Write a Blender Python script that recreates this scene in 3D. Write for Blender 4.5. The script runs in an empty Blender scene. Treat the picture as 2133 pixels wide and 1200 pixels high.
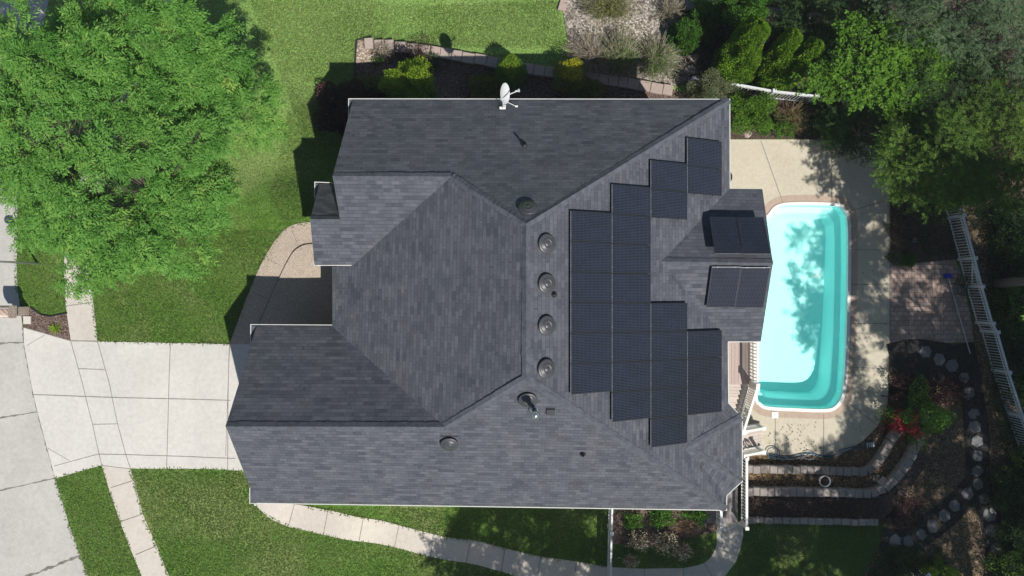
import bpy, bmesh, math, random
import numpy as np
from mathutils import Vector, Matrix

sc = bpy.context.scene
# ---------------------------------------------------------------- camera, sky, sun
CZ, F, CX, CY = 32.4, 1659.0, 1066.5, 600.0      # camera height (m), focal length and centre in photo pixels
cam_d = bpy.data.cameras.new("camera")
cam = bpy.data.objects.new("camera", cam_d)
sc.collection.objects.link(cam)
cam.location = (0, 0, CZ)
cam_d.sensor_width = 36.0
cam_d.lens = F / 2133.0 * 36.0
cam_d.clip_start, cam_d.clip_end = 0.5, 1000
sc.camera = cam

SUN = Vector((0.374, -0.56, 1.0)).normalized()    # towards the sun
elev = math.asin(SUN.z)
w = bpy.data.worlds.new("World"); sc.world = w; w.use_nodes = True
nt = w.node_tree
sky = nt.nodes.new("ShaderNodeTexSky"); sky.sky_type = 'NISHITA'; sky.sun_disc = False
sky.sun_elevation = elev
sky.sun_rotation = math.atan2(SUN.x, SUN.y)
sky.air_density = 1.0; sky.dust_density = 0.6; sky.ozone_density = 1.2
bg = nt.nodes["Background"]; bg.inputs[1].default_value = 0.057
nt.links.new(sky.outputs[0], bg.inputs[0])
sd = bpy.data.lights.new("sun", 'SUN'); sd.energy = 4.0; sd.angle = math.radians(0.53); sd.color = (1.0, 0.955, 0.88)
so = bpy.data.objects.new("sun", sd); sc.collection.objects.link(so)
so.rotation_euler = SUN.to_track_quat('Z', 'Y').to_euler(); so.location = (20, -30, 50)
sc.view_settings.view_transform = 'Standard'; sc.view_settings.look = 'None'
sc.view_settings.exposure = 0.34; sc.view_settings.gamma = 1.0
sc.cycles.max_bounces = 8; sc.cycles.transparent_max_bounces = 12

rng = np.random.default_rng(7)
random.seed(7)

# ---------------------------------------------------------------- terrain height
CP = np.array([
 (-24,0,-.5),(-24,-12,-.5),(-24,12,-.6),(-19,0,-.45),(-19,-9,-.45),(-19,8,-.5),(-14,0,-.2),(-14,-6,-.15),(-14,-12,-.3),(-10,-4,0),(-10,-8,0),(-11.5,-6,-.05),(-9,1,-.1),
 (-8.5,2.6,-.25),(-9,6.3,-1.2),(-7.7,9.4,-1.6),(-3,11,-3.0),(-14,8,-.8),(-12,12,-1.4),(-5,7.5,-2.2),(0,8,-3.2),(0,13,-3.0),(5,8,-3.5),(5,13,-2.9),(10,8,-3.8),
 (10,4,-4.2),(14,4,-4.4),(14,-2,-4.4),(11,-5,-4.2),(18,0,-4.0),(22,0,-3.7),(22,8,-3.4),(16,10,-3.4),(16,14,-3.0),(12,13,-2.8),(22,-8,-3.2),(17,-8,-3.3),(13,-6,-3.9),(18,-4,-4.0),
 (10,-12,-2.4),(13,-11,-2.5),(16,-12,-2.6),(20,-13,-2.8),(7,-11,-2.4),(4,-11,-2.2),(0,-10.5,-1.6),(-4,-10,-.9),(-8,-9.5,-.2),(-4,-14,-.9),(0,-14,-1.5),(6,-14,-2.2),(0,0,-2),(5,0,-3.2),(-3,-4,-.8),
 (-40,0,-.6),(40,0,-3.5),(0,40,-3),(0,-40,-1.5),(-40,40,-1),(40,40,-3),(40,-40,-2.5),(-40,-40,-.6)])
def zg(x, y):
    x = np.asarray(x, float); y = np.asarray(y, float)
    d2 = (x[..., None] - CP[:, 0])**2 + (y[..., None] - CP[:, 1])**2 + 0.6
    wt = d2**-2.0
    z = (wt * CP[:, 2]).sum(-1) / wt.sum(-1)
    z = np.maximum(z, -3.4)
    sm = lambda t: np.clip(t, 0, 1)**2*(3-2*np.clip(t, 0, 1))
    m = sm((x-9.3)/.6)*sm((18.9-x)/.8)*sm((y+10.25)/.5)*sm((-4.5-y)/.8)
    z = z*(1-m)-3.4*m
    return z
def zgf(x, y): return float(zg(x, y))
def P(px, py, z):                     # photo pixel + real height -> the real point
    k = (CZ - z) / F
    return Vector(((px - CX) * k, (CY - py) * k, z))
def G(px, py, h=0.0):                 # point on the terrain (plus h)
    z = -2.0
    for _ in range(12):
        p = P(px, py, z + h); z = zgf(p.x, p.y)
    p = P(px, py, z + h); return p

# ---------------------------------------------------------------- materials
def new_mat(name):
    m = bpy.data.materials.new(name); m.use_nodes = True
    n = m.node_tree; b = n.nodes["Principled BSDF"]
    return m, n, b
def N(n, t, **kw):
    nd = n.nodes.new(t)
    for k, v in kw.items(): setattr(nd, k, v)
    return nd
def ramp(n, fac, stops):
    r = N(n, "ShaderNodeValToRGB")
    e = r.color_ramp.elements
    e[0].position, e[0].color = stops[0][0], (*stops[0][1], 1)
    e[1].position, e[1].color = stops[-1][0], (*stops[-1][1], 1)
    for p, c in stops[1:-1]:
        x = e.new(p); x.color = (*c, 1)
    n.links.new(fac, r.inputs[0]); return r.outputs[0]
def noise(n, scale, detail=4, rough=0.6, vec=None, dist=0.0):
    t = N(n, "ShaderNodeTexNoise"); t.inputs["Scale"].default_value = scale
    t.inputs["Detail"].default_value = detail; t.inputs["Roughness"].default_value = rough
    t.inputs["Distortion"].default_value = dist
    if vec is not None: n.links.new(vec, t.inputs["Vector"])
    return t
def coord(n):
    return N(n, "ShaderNodeTexCoord").outputs["Object"]
def mix(n, fac, a, b, mode='MIX'):
    m = N(n, "ShaderNodeMix"); m.data_type = 'RGBA'; m.blend_type = mode
    for k, v in ((0, fac), (6, a), (7, b)):
        if hasattr(v, 'is_linked') or hasattr(v, 'links'): n.links.new(v, m.inputs[k])
        else: m.inputs[k].default_value = v if k == 0 else (*v, 1)
    return m.outputs[2]
def bump(n, b, h, strength, dist=0.02):
    bp = N(n, "ShaderNodeBump"); bp.inputs["Strength"].default_value = strength; bp.inputs["Distance"].default_value = dist
    n.links.new(h, bp.inputs["Height"]); n.links.new(bp.outputs[0], b.inputs["Normal"])
def plain(name, col, rough=0.5, metal=0.0, var=0.15, scale=8.0, bmp=0.0):
    m, n, b = new_mat(name)
    v = coord(n); t = noise(n, scale, 4, vec=v)
    c = ramp(n, t.outputs[0], [(0.3, tuple(x*(1-var) for x in col)), (0.7, tuple(min(1, x*(1+var)) for x in col))])
    n.links.new(c, b.inputs["Base Color"]); b.inputs["Roughness"].default_value = rough; b.inputs["Metallic"].default_value = metal
    if bmp: bump(n, b, t.outputs[0], bmp)
    return m
def concrete(name, c1, c2, stain=(.3,.28,.25), stain_amt=.25, grain=90, bmp=.25, agg=False):
    m, n, b = new_mat(name); v = coord(n)
    a = noise(n, .55, 5, .6, v); f = noise(n, 6, 5, .7, v)
    c = ramp(n, a.outputs[0], [(.3, c1), (.7, c2)])
    c = mix(n, .30, c, ramp(n, f.outputs[0], [(.3, tuple(x*.72 for x in c1)), (.7, tuple(min(1,x*1.16) for x in c2))]))
    st = noise(n, 1.7, 8, .75, v, .6)
    s = ramp(n, st.outputs[0], [(.56, (0,0,0)), (.72, (stain_amt,)*3)])
    c = mix(n, s, c, stain)
    g = noise(n, grain, 2, .5, v)
    if agg:
        vo = N(n, "ShaderNodeTexVoronoi"); vo.inputs["Scale"].default_value = 34; n.links.new(v, vo.inputs["Vector"])
        sp = N(n, "ShaderNodeSeparateColor"); n.links.new(vo.outputs["Color"], sp.inputs[0])
        c = mix(n, .55, c, ramp(n, sp.outputs[0], [(0, (.26,.20,.155)), (.4, (.38,.31,.25)), (.8, (.48,.41,.345)), (1, (.60,.54,.47))]))
    else:
        c = mix(n, .22, c, ramp(n, g.outputs[0], [(.3, (.25,.24,.22)), (.7, (.75,.73,.7))]), 'OVERLAY')
    n.links.new(c, b.inputs["Base Color"]); b.inputs["Roughness"].default_value = .9
    bump(n, b, g.outputs[0], bmp, .006)
    return m
def grass_mat(name, dark=(.030,.062,.012), mid=(.076,.160,.024), lite=(.130,.225,.048), dry=(.25,.25,.12), dry_at=.56):
    m, n, b = new_mat(name); v = coord(n)
    big = noise(n, .28, 6, .65, v, .4); medium = noise(n, 2.2, 5, .7, v); fine = noise(n, 15, 5, .8, v); vf = noise(n, 75, 2, .6, v)
    c = ramp(n, medium.outputs[0], [(.32, mid), (.50, tuple((a+b_)/2 for a, b_ in zip(mid, lite))), (.68, lite)])
    c = mix(n, .55, c, mid)
    d = ramp(n, big.outputs[0], [(dry_at-.08, (0,0,0)), (dry_at+.10, (.65,)*3)])
    c = mix(n, d, c, dry)
    sy = N(n, "ShaderNodeSeparateXYZ"); n.links.new(v, sy.inputs[0])
    wob = N(n, "ShaderNodeMath"); wob.operation = "MULTIPLY_ADD"; n.links.new(big.outputs[0], wob.inputs[0]); wob.inputs[1].default_value = 8.0; n.links.new(sy.outputs[1], wob.inputs[2])
    mr = N(n, "ShaderNodeMapRange"); mr.inputs[1].default_value = 6.5; mr.inputs[2].default_value = 12.5; n.links.new(wob.outputs[0], mr.inputs[0]); mr.inputs[4].default_value = .75
    c = mix(n, mr.outputs[0], c, (.195,.315,.090))
    g = ramp(n, fine.outputs[0], [(.36, (.04,.06,.03)), (.5, (.5,.5,.48)), (.64, (.97,.97,.86))])
    c = mix(n, .75, c, g, 'OVERLAY')
    g2 = ramp(n, vf.outputs[0], [(.3, (.2,.2,.2)), (.7, (.8,.8,.75))])
    c = mix(n, .5, c, g2, 'OVERLAY')
    n.links.new(c, b.inputs["Base Color"]); b.inputs["Roughness"].default_value = .85; b.inputs["Specular IOR Level"].default_value = .15
    bump(n, b, fine.outputs[0], .9, .06)
    return m
def chips(name, cols, scale=26, rnd=1.0, bmp=.8, patch=(.5,.5,.5), stretch=(1,1,1)):
    m, n, b = new_mat(name); v = coord(n)
    mp = N(n, "ShaderNodeMapping"); mp.inputs["Scale"].default_value = stretch; n.links.new(v, mp.inputs[0])
    nz = noise(n, 5, 3, .6, v)
    wv = N(n, "ShaderNodeVectorMath"); wv.operation = 'ADD'; n.links.new(mp.outputs[0], wv.inputs[0])
    ms = N(n, "ShaderNodeVectorMath"); ms.operation = 'SCALE'; n.links.new(nz.outputs["Color"], ms.inputs[0]); ms.inputs[3].default_value = .12
    n.links.new(ms.outputs[0], wv.inputs[1])
    vo = N(n, "ShaderNodeTexVoronoi"); vo.inputs["Scale"].default_value = scale; vo.inputs["Randomness"].default_value = rnd
    n.links.new(wv.outputs[0], vo.inputs["Vector"])
    sp = N(n, "ShaderNodeSeparateColor"); n.links.new(vo.outputs["Color"], sp.inputs[0])
    c = ramp(n, sp.outputs[0], [(i/(len(cols)-1), k) for i, k in enumerate(cols)])
    e = ramp(n, vo.outputs["Distance"], [(.25, (1,1,1)), (.75, (.35,.35,.35))])
    c = mix(n, .7, c, e, 'MULTIPLY')
    big = noise(n, .9, 5, .65, v)
    c = mix(n, .6, c, ramp(n, big.outputs[0], [(.32, tuple(x*.7 for x in patch)), (.68, tuple(min(1, x*1.35) for x in patch))]), 'OVERLAY')
    n.links.new(c, b.inputs["Base Color"]); b.inputs["Roughness"].default_value = .9; b.inputs["Specular IOR Level"].default_value = .2
    inv = N(n, "ShaderNodeMath"); inv.operation = 'SUBTRACT'; inv.inputs[0].default_value = 1; n.links.new(vo.outputs["Distance"], inv.inputs[1])
    bump(n, b, inv.outputs[0], bmp, .03)
    return m
def shingles(name):
    m, n, b = new_mat(name)
    uv = N(n, "ShaderNodeUVMap").outputs[0]
    def brick(sx, row, off, c1, c2, mortar, seed):
        mp = N(n, "ShaderNodeMapping"); n.links.new(uv, mp.inputs[0]); mp.inputs["Location"].default_value = (seed, 0, 0)
        t = N(n, "ShaderNodeTexBrick"); n.links.new(mp.outputs[0], t.inputs["Vector"])
        t.inputs["Scale"].default_value = 1.0; t.inputs["Brick Width"].default_value = sx; t.inputs["Row Height"].default_value = row
        t.inputs["Mortar Size"].default_value = mortar; t.inputs["Mortar Smooth"].default_value = .4; t.inputs["Bias"].default_value = 0
        t.offset = off; t.offset_frequency = 2
        t.inputs["Color1"].default_value = (*c1, 1); t.inputs["Color2"].default_value = (*c2, 1); t.inputs["Mortar"].default_value = (.018,.02,.024, 1)
        return t
    A = brick(.27, .145, .37, (.051,.059,.074), (.108,.118,.139), .005, 0)
    B = brick(.41, .145, .61, (.053,.058,.071), (.119,.125,.142), .003, 3.3)
    c = mix(n, .5, A.outputs[0], B.outputs[0])
    gr = noise(n, 130, 2, .6, uv)
    c = mix(n, .35, c, ramp(n, gr.outputs[0], [(.3, (.25,.25,.25)), (.7, (.78,.78,.78))]), 'OVERLAY')
    pt = noise(n, .5, 4, .6, uv)
    c = mix(n, .35, c, ramp(n, pt.outputs[0], [(.3, (.36,.38,.44)), (.7, (.64,.60,.58))]), 'OVERLAY')
    wm = noise(n, .9, 3, .5, uv)
    s = ramp(n, wm.outputs[0], [(.58, (0,0,0)), (.72, (.16,.16,.16))])
    c = mix(n, s, c, (.115,.100,.10))
    n.links.new(c, b.inputs["Base Color"]); b.inputs["Roughness"].default_value = .88; b.inputs["Specular IOR Level"].default_value = .3
    # each course steps up towards its lower edge
    sp = N(n, "ShaderNodeSeparateXYZ"); n.links.new(uv, sp.inputs[0])
    dv = N(n, "ShaderNodeMath"); dv.operation = 'DIVIDE'; n.links.new(sp.outputs[1], dv.inputs[0]); dv.inputs[1].default_value = .145
    fr = N(n, "ShaderNodeMath"); fr.operation = 'FRACT'; n.links.new(dv.outputs[0], fr.inputs[0])
    su = N(n, "ShaderNodeMath"); su.operation = 'SUBTRACT'; su.inputs[0].default_value = 1; n.links.new(fr.outputs[0], su.inputs[1])
    mu = N(n, "ShaderNodeMath"); mu.operation = 'MULTIPLY'; n.links.new(A.outputs["Fac"], mu.inputs[0]); mu.inputs[1].default_value = -.6
    ad = N(n, "ShaderNodeMath"); n.links.new(su.outputs[0], ad.inputs[0]); n.links.new(mu.outputs[0], ad.inputs[1])
    bump(n, b, ad.outputs[0], .55, .02)
    return m
def leaf_mat(name, cols, trans=.28, rough=.55, spec=.16):
    m, n, b = new_mat(name)
    at = N(n, "ShaderNodeAttribute"); at.attribute_name = "tint"
    c = ramp(n, at.outputs["Fac"], [(i/(len(cols)-1), k) for i, k in enumerate(cols)])
    n.links.new(c, b.inputs["Base Color"]); b.inputs["Roughness"].default_value = rough; b.inputs["Specular IOR Level"].default_value = spec
    tr = N(n, "ShaderNodeBsdfTranslucent")
    tc = mix(n, .5, c, (.16,.26,.02)); n.links.new(tc, tr.inputs[0])
    mx = N(n, "ShaderNodeMixShader"); mx.inputs[0].default_value = trans
    n.links.new(b.outputs[0], mx.inputs[1]); n.links.new(tr.outputs[0], mx.inputs[2])
    n.links.new(mx.outputs[0], n.nodes["Material Output"].inputs[0])
    return m
def boards(name, c1, c2, width=.14, axis=0, rough=.7):
    m, n, b = new_mat(name); v = coord(n)
    sp = N(n, "ShaderNodeSeparateXYZ"); n.links.new(v, sp.inputs[0])
    dv = N(n, "ShaderNodeMath"); dv.operation = 'DIVIDE'; n.links.new(sp.outputs[axis], dv.inputs[0]); dv.inputs[1].default_value = width
    fl = N(n, "ShaderNodeMath"); fl.operation = 'FLOOR'; n.links.new(dv.outputs[0], fl.inputs[0])
    wn = N(n, "ShaderNodeTexWhiteNoise"); wn.noise_dimensions = '1D'; n.links.new(fl.outputs[0], wn.inputs["W"])
    c = ramp(n, wn.outputs["Value"], [(0, c1), (1, c2)])
    fr = N(n, "ShaderNodeMath"); fr.operation = 'FRACT'; n.links.new(dv.outputs[0], fr.inputs[0])
    g = ramp(n, fr.outputs[0], [(.0, (.12,)*3), (.06, (1,1,1)), (.94, (1,1,1)), (1, (.12,)*3)])
    c = mix(n, 1.0, c, g, 'MULTIPLY')
    t = noise(n, 14, 4, .6, v)
    c = mix(n, .3, c, ramp(n, t.outputs[0], [(.3, (.3,.3,.3)), (.7, (.7,.7,.7))]), 'OVERLAY')
    n.links.new(c, b.inputs["Base Color"]); b.inputs["Roughness"].default_value = rough
    return m
def brickwork(name, c1, c2, mortar, bw=.2, rh=.075, ms=.012):
    m, n, b = new_mat(name); v = coord(n)
    # brick courses follow height; the run follows x+y
    sp = N(n, "ShaderNodeSeparateXYZ"); n.links.new(v, sp.inputs[0])
    ad = N(n, "ShaderNodeMath"); n.links.new(sp.outputs[0], ad.inputs[0]); n.links.new(sp.outputs[1], ad.inputs[1])
    cb = N(n, "ShaderNodeCombineXYZ"); n.links.new(ad.outputs[0], cb.inputs[0]); n.links.new(sp.outputs[2], cb.inputs[1])
    t = N(n, "ShaderNodeTexBrick"); n.links.new(cb.outputs[0], t.inputs["Vector"]); t.inputs["Scale"].default_value = 1
    t.inputs["Brick Width"].default_value = bw; t.inputs["Row Height"].default_value = rh; t.inputs["Mortar Size"].default_value = ms
    for k, c in (("Color1", c1), ("Color2", c2), ("Mortar", mortar)): t.inputs[k].default_value = (*c, 1)
    nz = noise(n, 9, 4, .6, v)
    c = mix(n, .3, t.outputs[0], ramp(n, nz.outputs[0], [(.3, (.3,.3,.3)), (.7, (.7,.7,.7))]), 'OVERLAY')
    n.links.new(c, b.inputs["Base Color"]); b.inputs["Roughness"].default_value = .9
    return m
def paver_mat(name):
    m, n, b = new_mat(name); v = coord(n)
    t = N(n, "ShaderNodeTexBrick"); n.links.new(v, t.inputs["Vector"]); t.inputs["Scale"].default_value = 1
    t.inputs["Brick Width"].default_value = .26; t.inputs["Row Height"].default_value = .21; t.inputs["Mortar Size"].default_value = .010
    t.inputs["Color1"].default_value = (.33,.235,.20,1); t.inputs["Color2"].default_value = (.43,.325,.28,1); t.inputs["Mortar"].default_value = (.13,.105,.095,1)
    nz = noise(n, 3, 6, .7, v)
    c = mix(n, .4, t.outputs[0], ramp(n, nz.outputs[0], [(.3, (.3,.3,.3)), (.7, (.7,.7,.7))]), 'OVERLAY')
    n.links.new(c, b.inputs["Base Color"]); b.inputs["Roughness"].default_value = .85
    bump(n, b, t.outputs["Fac"], -.4, .01)
    return m
def panel_mat(name):
    m, n, b = new_mat(name); v = coord(n)
    sp = N(n, "ShaderNodeSeparateXYZ"); n.links.new(v, sp.inputs[0])
    def stripe(out, period, width):
        dv = N(n, "ShaderNodeMath"); dv.operation = 'DIVIDE'; n.links.new(out, dv.inputs[0]); dv.inputs[1].default_value = period
        fr = N(n, "ShaderNodeMath"); fr.operation = 'FRACT'; n.links.new(dv.outputs[0], fr.inputs[0])
        return ramp(n, fr.outputs[0], [(0, (1,1,1)), (width, (1,1,1)), (width+.08, (0,0,0)), (1, (0,0,0))])
    s1 = stripe(sp.outputs[1], .052, .26)
    s2 = stripe(sp.outputs[0], .164, .05)
    nz = noise(n, 2.2, 4, .6, v)
    base = ramp(n, nz.outputs[0], [(.35, (.007,.009,.015)), (.65, (.012,.015,.030))])
    c = mix(n, s1, base, (.042,.046,.058))
    mm = N(n, "ShaderNodeMath"); mm.operation = 'MULTIPLY'; mm.inputs[1].default_value = .15; n.links.new(s2, mm.inputs[0])
    c = mix(n, mm.outputs[0], c, (.09,.095,.12))
    n.links.new(c, b.inputs["Base Color"]); b.inputs["Roughness"].default_value = .22; b.inputs["Specular IOR Level"].default_value = .5
    b.inputs["Coat Weight"].default_value = .15; b.inputs["Coat Roughness"].default_value = .08
    return m

M = dict(
 grass = grass_mat("grass"),
 road = concrete("road_concrete", (.40,.39,.37), (.50,.485,.46), (.27,.26,.25), .30),
 drive = concrete("drive_concrete", (.525,.51,.48), (.60,.585,.55), (.42,.36,.30), .22),
 walk = concrete("walk_concrete", (.50,.46,.41), (.57,.53,.475), (.38,.33,.28), .25),
 agg = concrete("aggregate", (.36,.29,.23), (.44,.37,.30), agg=True),
 pooldeck = concrete("pool_deck_concrete", (.49,.445,.355), (.56,.515,.415), (.30,.25,.17), .35),
 coping_brick = concrete("coping_brick", (.40,.31,.25), (.47,.37,.30), (.25,.18,.14), .25),
 joint = plain("joint_dark", (.19,.175,.155), .95, var=.4),
 paver = paver_mat("stamped_paver"),
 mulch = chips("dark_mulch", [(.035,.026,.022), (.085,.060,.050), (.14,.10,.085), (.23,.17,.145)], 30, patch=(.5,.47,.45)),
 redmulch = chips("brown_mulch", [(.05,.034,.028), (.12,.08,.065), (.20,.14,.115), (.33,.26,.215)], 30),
 leaflitter = chips("leaf_litter", [(.05,.035,.02), (.13,.085,.045), (.22,.15,.085), (.36,.27,.17)], 20, patch=(.5,.46,.42)),
 darklitter = chips("shaded_litter", [(.06,.048,.034), (.14,.105,.07), (.22,.165,.115), (.36,.29,.21)], 22, patch=(.48,.46,.42)),
 gravel = chips("tan_gravel", [(.16,.11,.08), (.34,.26,.19), (.46,.38,.30), (.62,.55,.46)], 18),
 rocks = chips("river_rock", [(.10,.085,.07), (.26,.22,.185), (.38,.34,.29), (.55,.50,.44)], 13),
 pathdirt = chips("black_path_mulch", [(.020,.018,.018), (.04,.036,.036), (.06,.054,.052), (.09,.082,.078)], 34),
 shingle = shingles("roof_shingles"),
 shingle_cap = plain("ridge_cap_shingle", (.080,.088,.106), .88, var=.3, scale=5, bmp=.2),
 white = plain("white_paint", (.74,.74,.72), .45, var=.04),
 whitedull = plain("weathered_white_paint", (.60,.61,.60), .6, var=.10, scale=20),
 fencewhite = plain("fence_white", (.62,.64,.66), .5, var=.06),
 siding = boards("siding", (.42,.38,.33), (.46,.42,.36), .12, 2),
 brick = brickwork("house_brick", (.30,.16,.12), (.42,.27,.21), (.5,.46,.42)),
 mailbrick = brickwork("mailbox_brick", (.30,.18,.14), (.44,.32,.26), (.55,.50,.45), .2, .085, .018),
 cell = panel_mat("solar_cells"),
 panelframe = plain("panel_frame", (.035,.037,.042), .4, .3, var=.1),
 rail = plain("alu_rail", (.45,.46,.48), .35, .8, var=.1),
 ventmat = plain("vent_plastic", (.055,.058,.064), .42, var=.12, scale=4),
 blackp = plain("black_plastic", (.02,.02,.022), .45),
 steel = plain("galvanised_steel", (.62,.64,.66), .22, .9, var=.12, scale=20),
 dishw = plain("dish_grey_white", (.62,.64,.66), .4, var=.03),
 deckb = boards("deck_boards", (.42,.33,.30), (.50,.41,.37), .14, 0),
 deckb2 = boards("deck_boards_grey", (.20,.17,.17), (.27,.235,.23), .14, 0),
 stairb = boards("stair_boards", (.50,.43,.39), (.58,.50,.45), .14, 1),
 stone = concrete("cast_stone_block", (.24,.21,.20), (.36,.32,.30), (.16,.14,.13), .4),
 cap = concrete("pink_cap_stone", (.34,.27,.24), (.42,.345,.31), (.22,.18,.16), .3),
 capdark = concrete("grey_cap_stone", (.22,.20,.19), (.32,.29,.275), (.12,.11,.10), .4),
 stepst = concrete("stepping_stone", (.15,.15,.16), (.20,.20,.205), (.09,.09,.09), .3),
 bark = plain("bark", (.16,.13,.11), .9, var=.35, scale=14, bmp=.5),
 twig = plain("grey_twig", (.33,.28,.22), .9, var=.3, scale=20),
 redtwig = plain("tan_twig", (.26,.17,.11), .9, var=.3, scale=20),
 blue = plain("blue_plastic", (.01,.03,.42), .5),
 hose = plain("hose_blue", (.03,.085,.16), .35, var=.2),
 alu = plain("aluminium_pole", (.62,.64,.68), .3, .7, var=.06),
 darkmetal = plain("dark_metal", (.03,.035,.035), .5, .3),
 soil = plain("dark_soil", (.03,.022,.02), .95, var=.4, scale=20, bmp=.5),
 greyslate = concrete("grey_slab", (.50,.48,.44), (.56,.53,.49), (.3,.3,.28), .3),
)
LM = dict(
 ash = leaf_mat("ash_leaf", [(.066,.19,.028), (.115,.29,.050), (.170,.385,.075), (.24,.45,.09), (.35,.50,.11)], .42),
 maple = leaf_mat("maple_leaf", [(.040,.100,.010), (.085,.190,.018), (.13,.27,.028), (.18,.33,.04)], .36),
 grey = leaf_mat("grey_green_leaf", [(.035,.065,.028), (.070,.118,.055), (.11,.17,.085), (.16,.23,.125)], .22),
 juniper = leaf_mat("juniper_leaf", [(.035,.075,.012), (.075,.145,.022), (.125,.215,.034), (.18,.28,.05)], .28),
 dark = leaf_mat("dark_leaf", [(.018,.042,.012), (.034,.072,.020), (.052,.10,.028), (.075,.13,.035)], .25),
 arb = leaf_mat("arborvitae_leaf", [(.05,.115,.010), (.11,.22,.018), (.17,.315,.026), (.24,.38,.036)], .28),
 arbd = leaf_mat("deep_arborvitae_leaf", [(.03,.085,.012), (.055,.145,.02), (.085,.21,.03), (.12,.26,.04)], .28),
 lime = leaf_mat("lime_leaf", [(.09,.16,.012), (.17,.28,.018), (.26,.39,.03), (.36,.48,.05)], .38),
 yellow = leaf_mat("yellow_tip_leaf", [(.22,.24,.012), (.42,.40,.02), (.60,.55,.03), (.7,.64,.06)], .35),
 olive = leaf_mat("olive_leaf", [(.075,.095,.016), (.13,.16,.026), (.19,.22,.04), (.25,.27,.06)], .25),
 sage = leaf_mat("sage_leaf", [(.07,.085,.045), (.12,.14,.07), (.18,.20,.10), (.25,.26,.15)], .25),
 burgundy = leaf_mat("burgundy_leaf", [(.03,.014,.020), (.06,.022,.030), (.09,.03,.038), (.15,.04,.045)], .25),
 plum = leaf_mat("plum_leaf", [(.035,.02,.02), (.07,.04,.035), (.11,.065,.055), (.17,.12,.09)], .2),
 redflower = leaf_mat("red_petal", [(.20,.01,.02), (.38,.02,.035), (.5,.05,.06), (.55,.10,.08)], .2),
 white = leaf_mat("white_petal", [(.45,.40,.26), (.6,.56,.40), (.72,.68,.52), (.8,.78,.66)], .2),
 fern = leaf_mat("fern_leaf", [(.04,.10,.012), (.07,.17,.02), (.10,.24,.03), (.15,.30,.05)], .35),
 grassb = leaf_mat("grass_blade", [(.06,.13,.02), (.12,.21,.04), (.17,.26,.065), (.26,.31,.12)], .4),
)

# ---------------------------------------------------------------- object helpers
COL = sc.collection
def tag(o, label=None, cat=None, group=None, kind=None):
    if label: o["label"] = label
    if cat: o["category"] = cat
    if group: o["group"] = group
    if kind: o["kind"] = kind
    return o
def empty(name, loc, label, cat, group=None, rz=0):
    o = bpy.data.objects.new(name, None); COL.objects.link(o)
    o.location = loc; o.rotation_euler = (0, 0, rz); o.empty_display_size = .3
    return tag(o, label, cat, group)
def link(name, me, mats, parent=None, smooth=False):
    if not isinstance(mats, (list, tuple)): mats = [mats]
    for m in mats: me.materials.append(m)
    if smooth: me.polygons.foreach_set("use_smooth", [True]*len(me.polygons))
    o = bpy.data.objects.new(name, me); COL.objects.link(o)
    if parent is not None:
        o.parent = parent                # child vertices are given in the parent's own frame
    return o
class MB:
    """collects vertices and faces; off is subtracted so parts sit in their thing's frame"""
    def __init__(s, off=(0,0,0)): s.v=[]; s.f=[]; s.m=[]; s.off=Vector(off); s.cur=0
    def add(s, vs, fs):
        k=len(s.v); s.v += [tuple(Vector(v)-s.off) for v in vs]
        s.f += [tuple(i+k for i in f) for f in fs]; s.m += [s.cur]*len(fs)
    def box(s, c, size, rot=None):
        c=Vector(c); h=Vector(size)/2; R = rot or Matrix.Identity(3)
        vs=[c + R@Vector((x*h.x,y*h.y,z*h.z)) for x in(-1,1) for y in(-1,1) for z in(-1,1)]
        s.add(vs,[(0,1,3,2),(4,6,7,5),(0,4,5,1),(2,3,7,6),(0,2,6,4),(1,5,7,3)])
    def bar(s, a, b, w, h=None, up=(0,0,1)):
        a=Vector(a); b=Vector(b); d=b-a; L=d.length
        if L<1e-6: return
        x=d/L; up=Vector(up)
        if abs(x.dot(up))>.99: up=Vector((0,1,0))
        y=up.cross(x).normalized(); z=x.cross(y)
        R=Matrix((x,y,z)).transposed()
        s.box((a+b)/2,(L,w,h or w),R)
    def tube(s, pts, r, n=6, cap=True):
        pts=[Vector(p) for p in pts]; rs = r if hasattr(r,'__len__') else [r]*len(pts)
        vs=[]; fs=[]
        for i,p in enumerate(pts):
            d=(pts[min(i+1,len(pts)-1)]-pts[max(i-1,0)])
            d = d.normalized() if d.length>1e-9 else Vector((0,0,1))
            u = Vector((0,0,1)) if abs(d.z)<.9 else Vector((1,0,0))
            a=d.cross(u).normalized(); b=d.cross(a)
            for k in range(n):
                t=2*math.pi*k/n; vs.append(p+(a*math.cos(t)+b*math.sin(t))*rs[i])
        for i in range(len(pts)-1):
            for k in range(n):
                fs.append((i*n+k,i*n+(k+1)%n,(i+1)*n+(k+1)%n,(i+1)*n+k))
        if cap:
            fs.append(tuple(range(n-1,-1,-1))); fs.append(tuple((len(pts)-1)*n+k for k in range(n)))
        s.add(vs,fs)
    def lathe(s, prof, c=(0,0,0), n=24, R=None, cap=True):
        c=Vector(c); R=R or Matrix.Identity(3); vs=[]; fs=[]
        for r,z in prof:
            for k in range(n):
                t=2*math.pi*k/n; vs.append(c+R@Vector((r*math.cos(t),r*math.sin(t),z)))
        for i in range(len(prof)-1):
            for k in range(n): fs.append((i*n+k,i*n+(k+1)%n,(i+1)*n+(k+1)%n,(i+1)*n+k))
        if cap:
            fs.append(tuple(range(n-1,-1,-1))); fs.append(tuple((len(prof)-1)*n+k for k in range(n)))
        s.add(vs,fs)
    def build(s, name, mats, parent=None, smooth=False):
        me=bpy.data.meshes.new(name); me.from_pydata(s.v,[],s.f)
        o=link(name,me,mats,parent,smooth)
        if any(s.m): me.polygons.foreach_set("material_index", s.m)
        me.update(); return o
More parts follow.
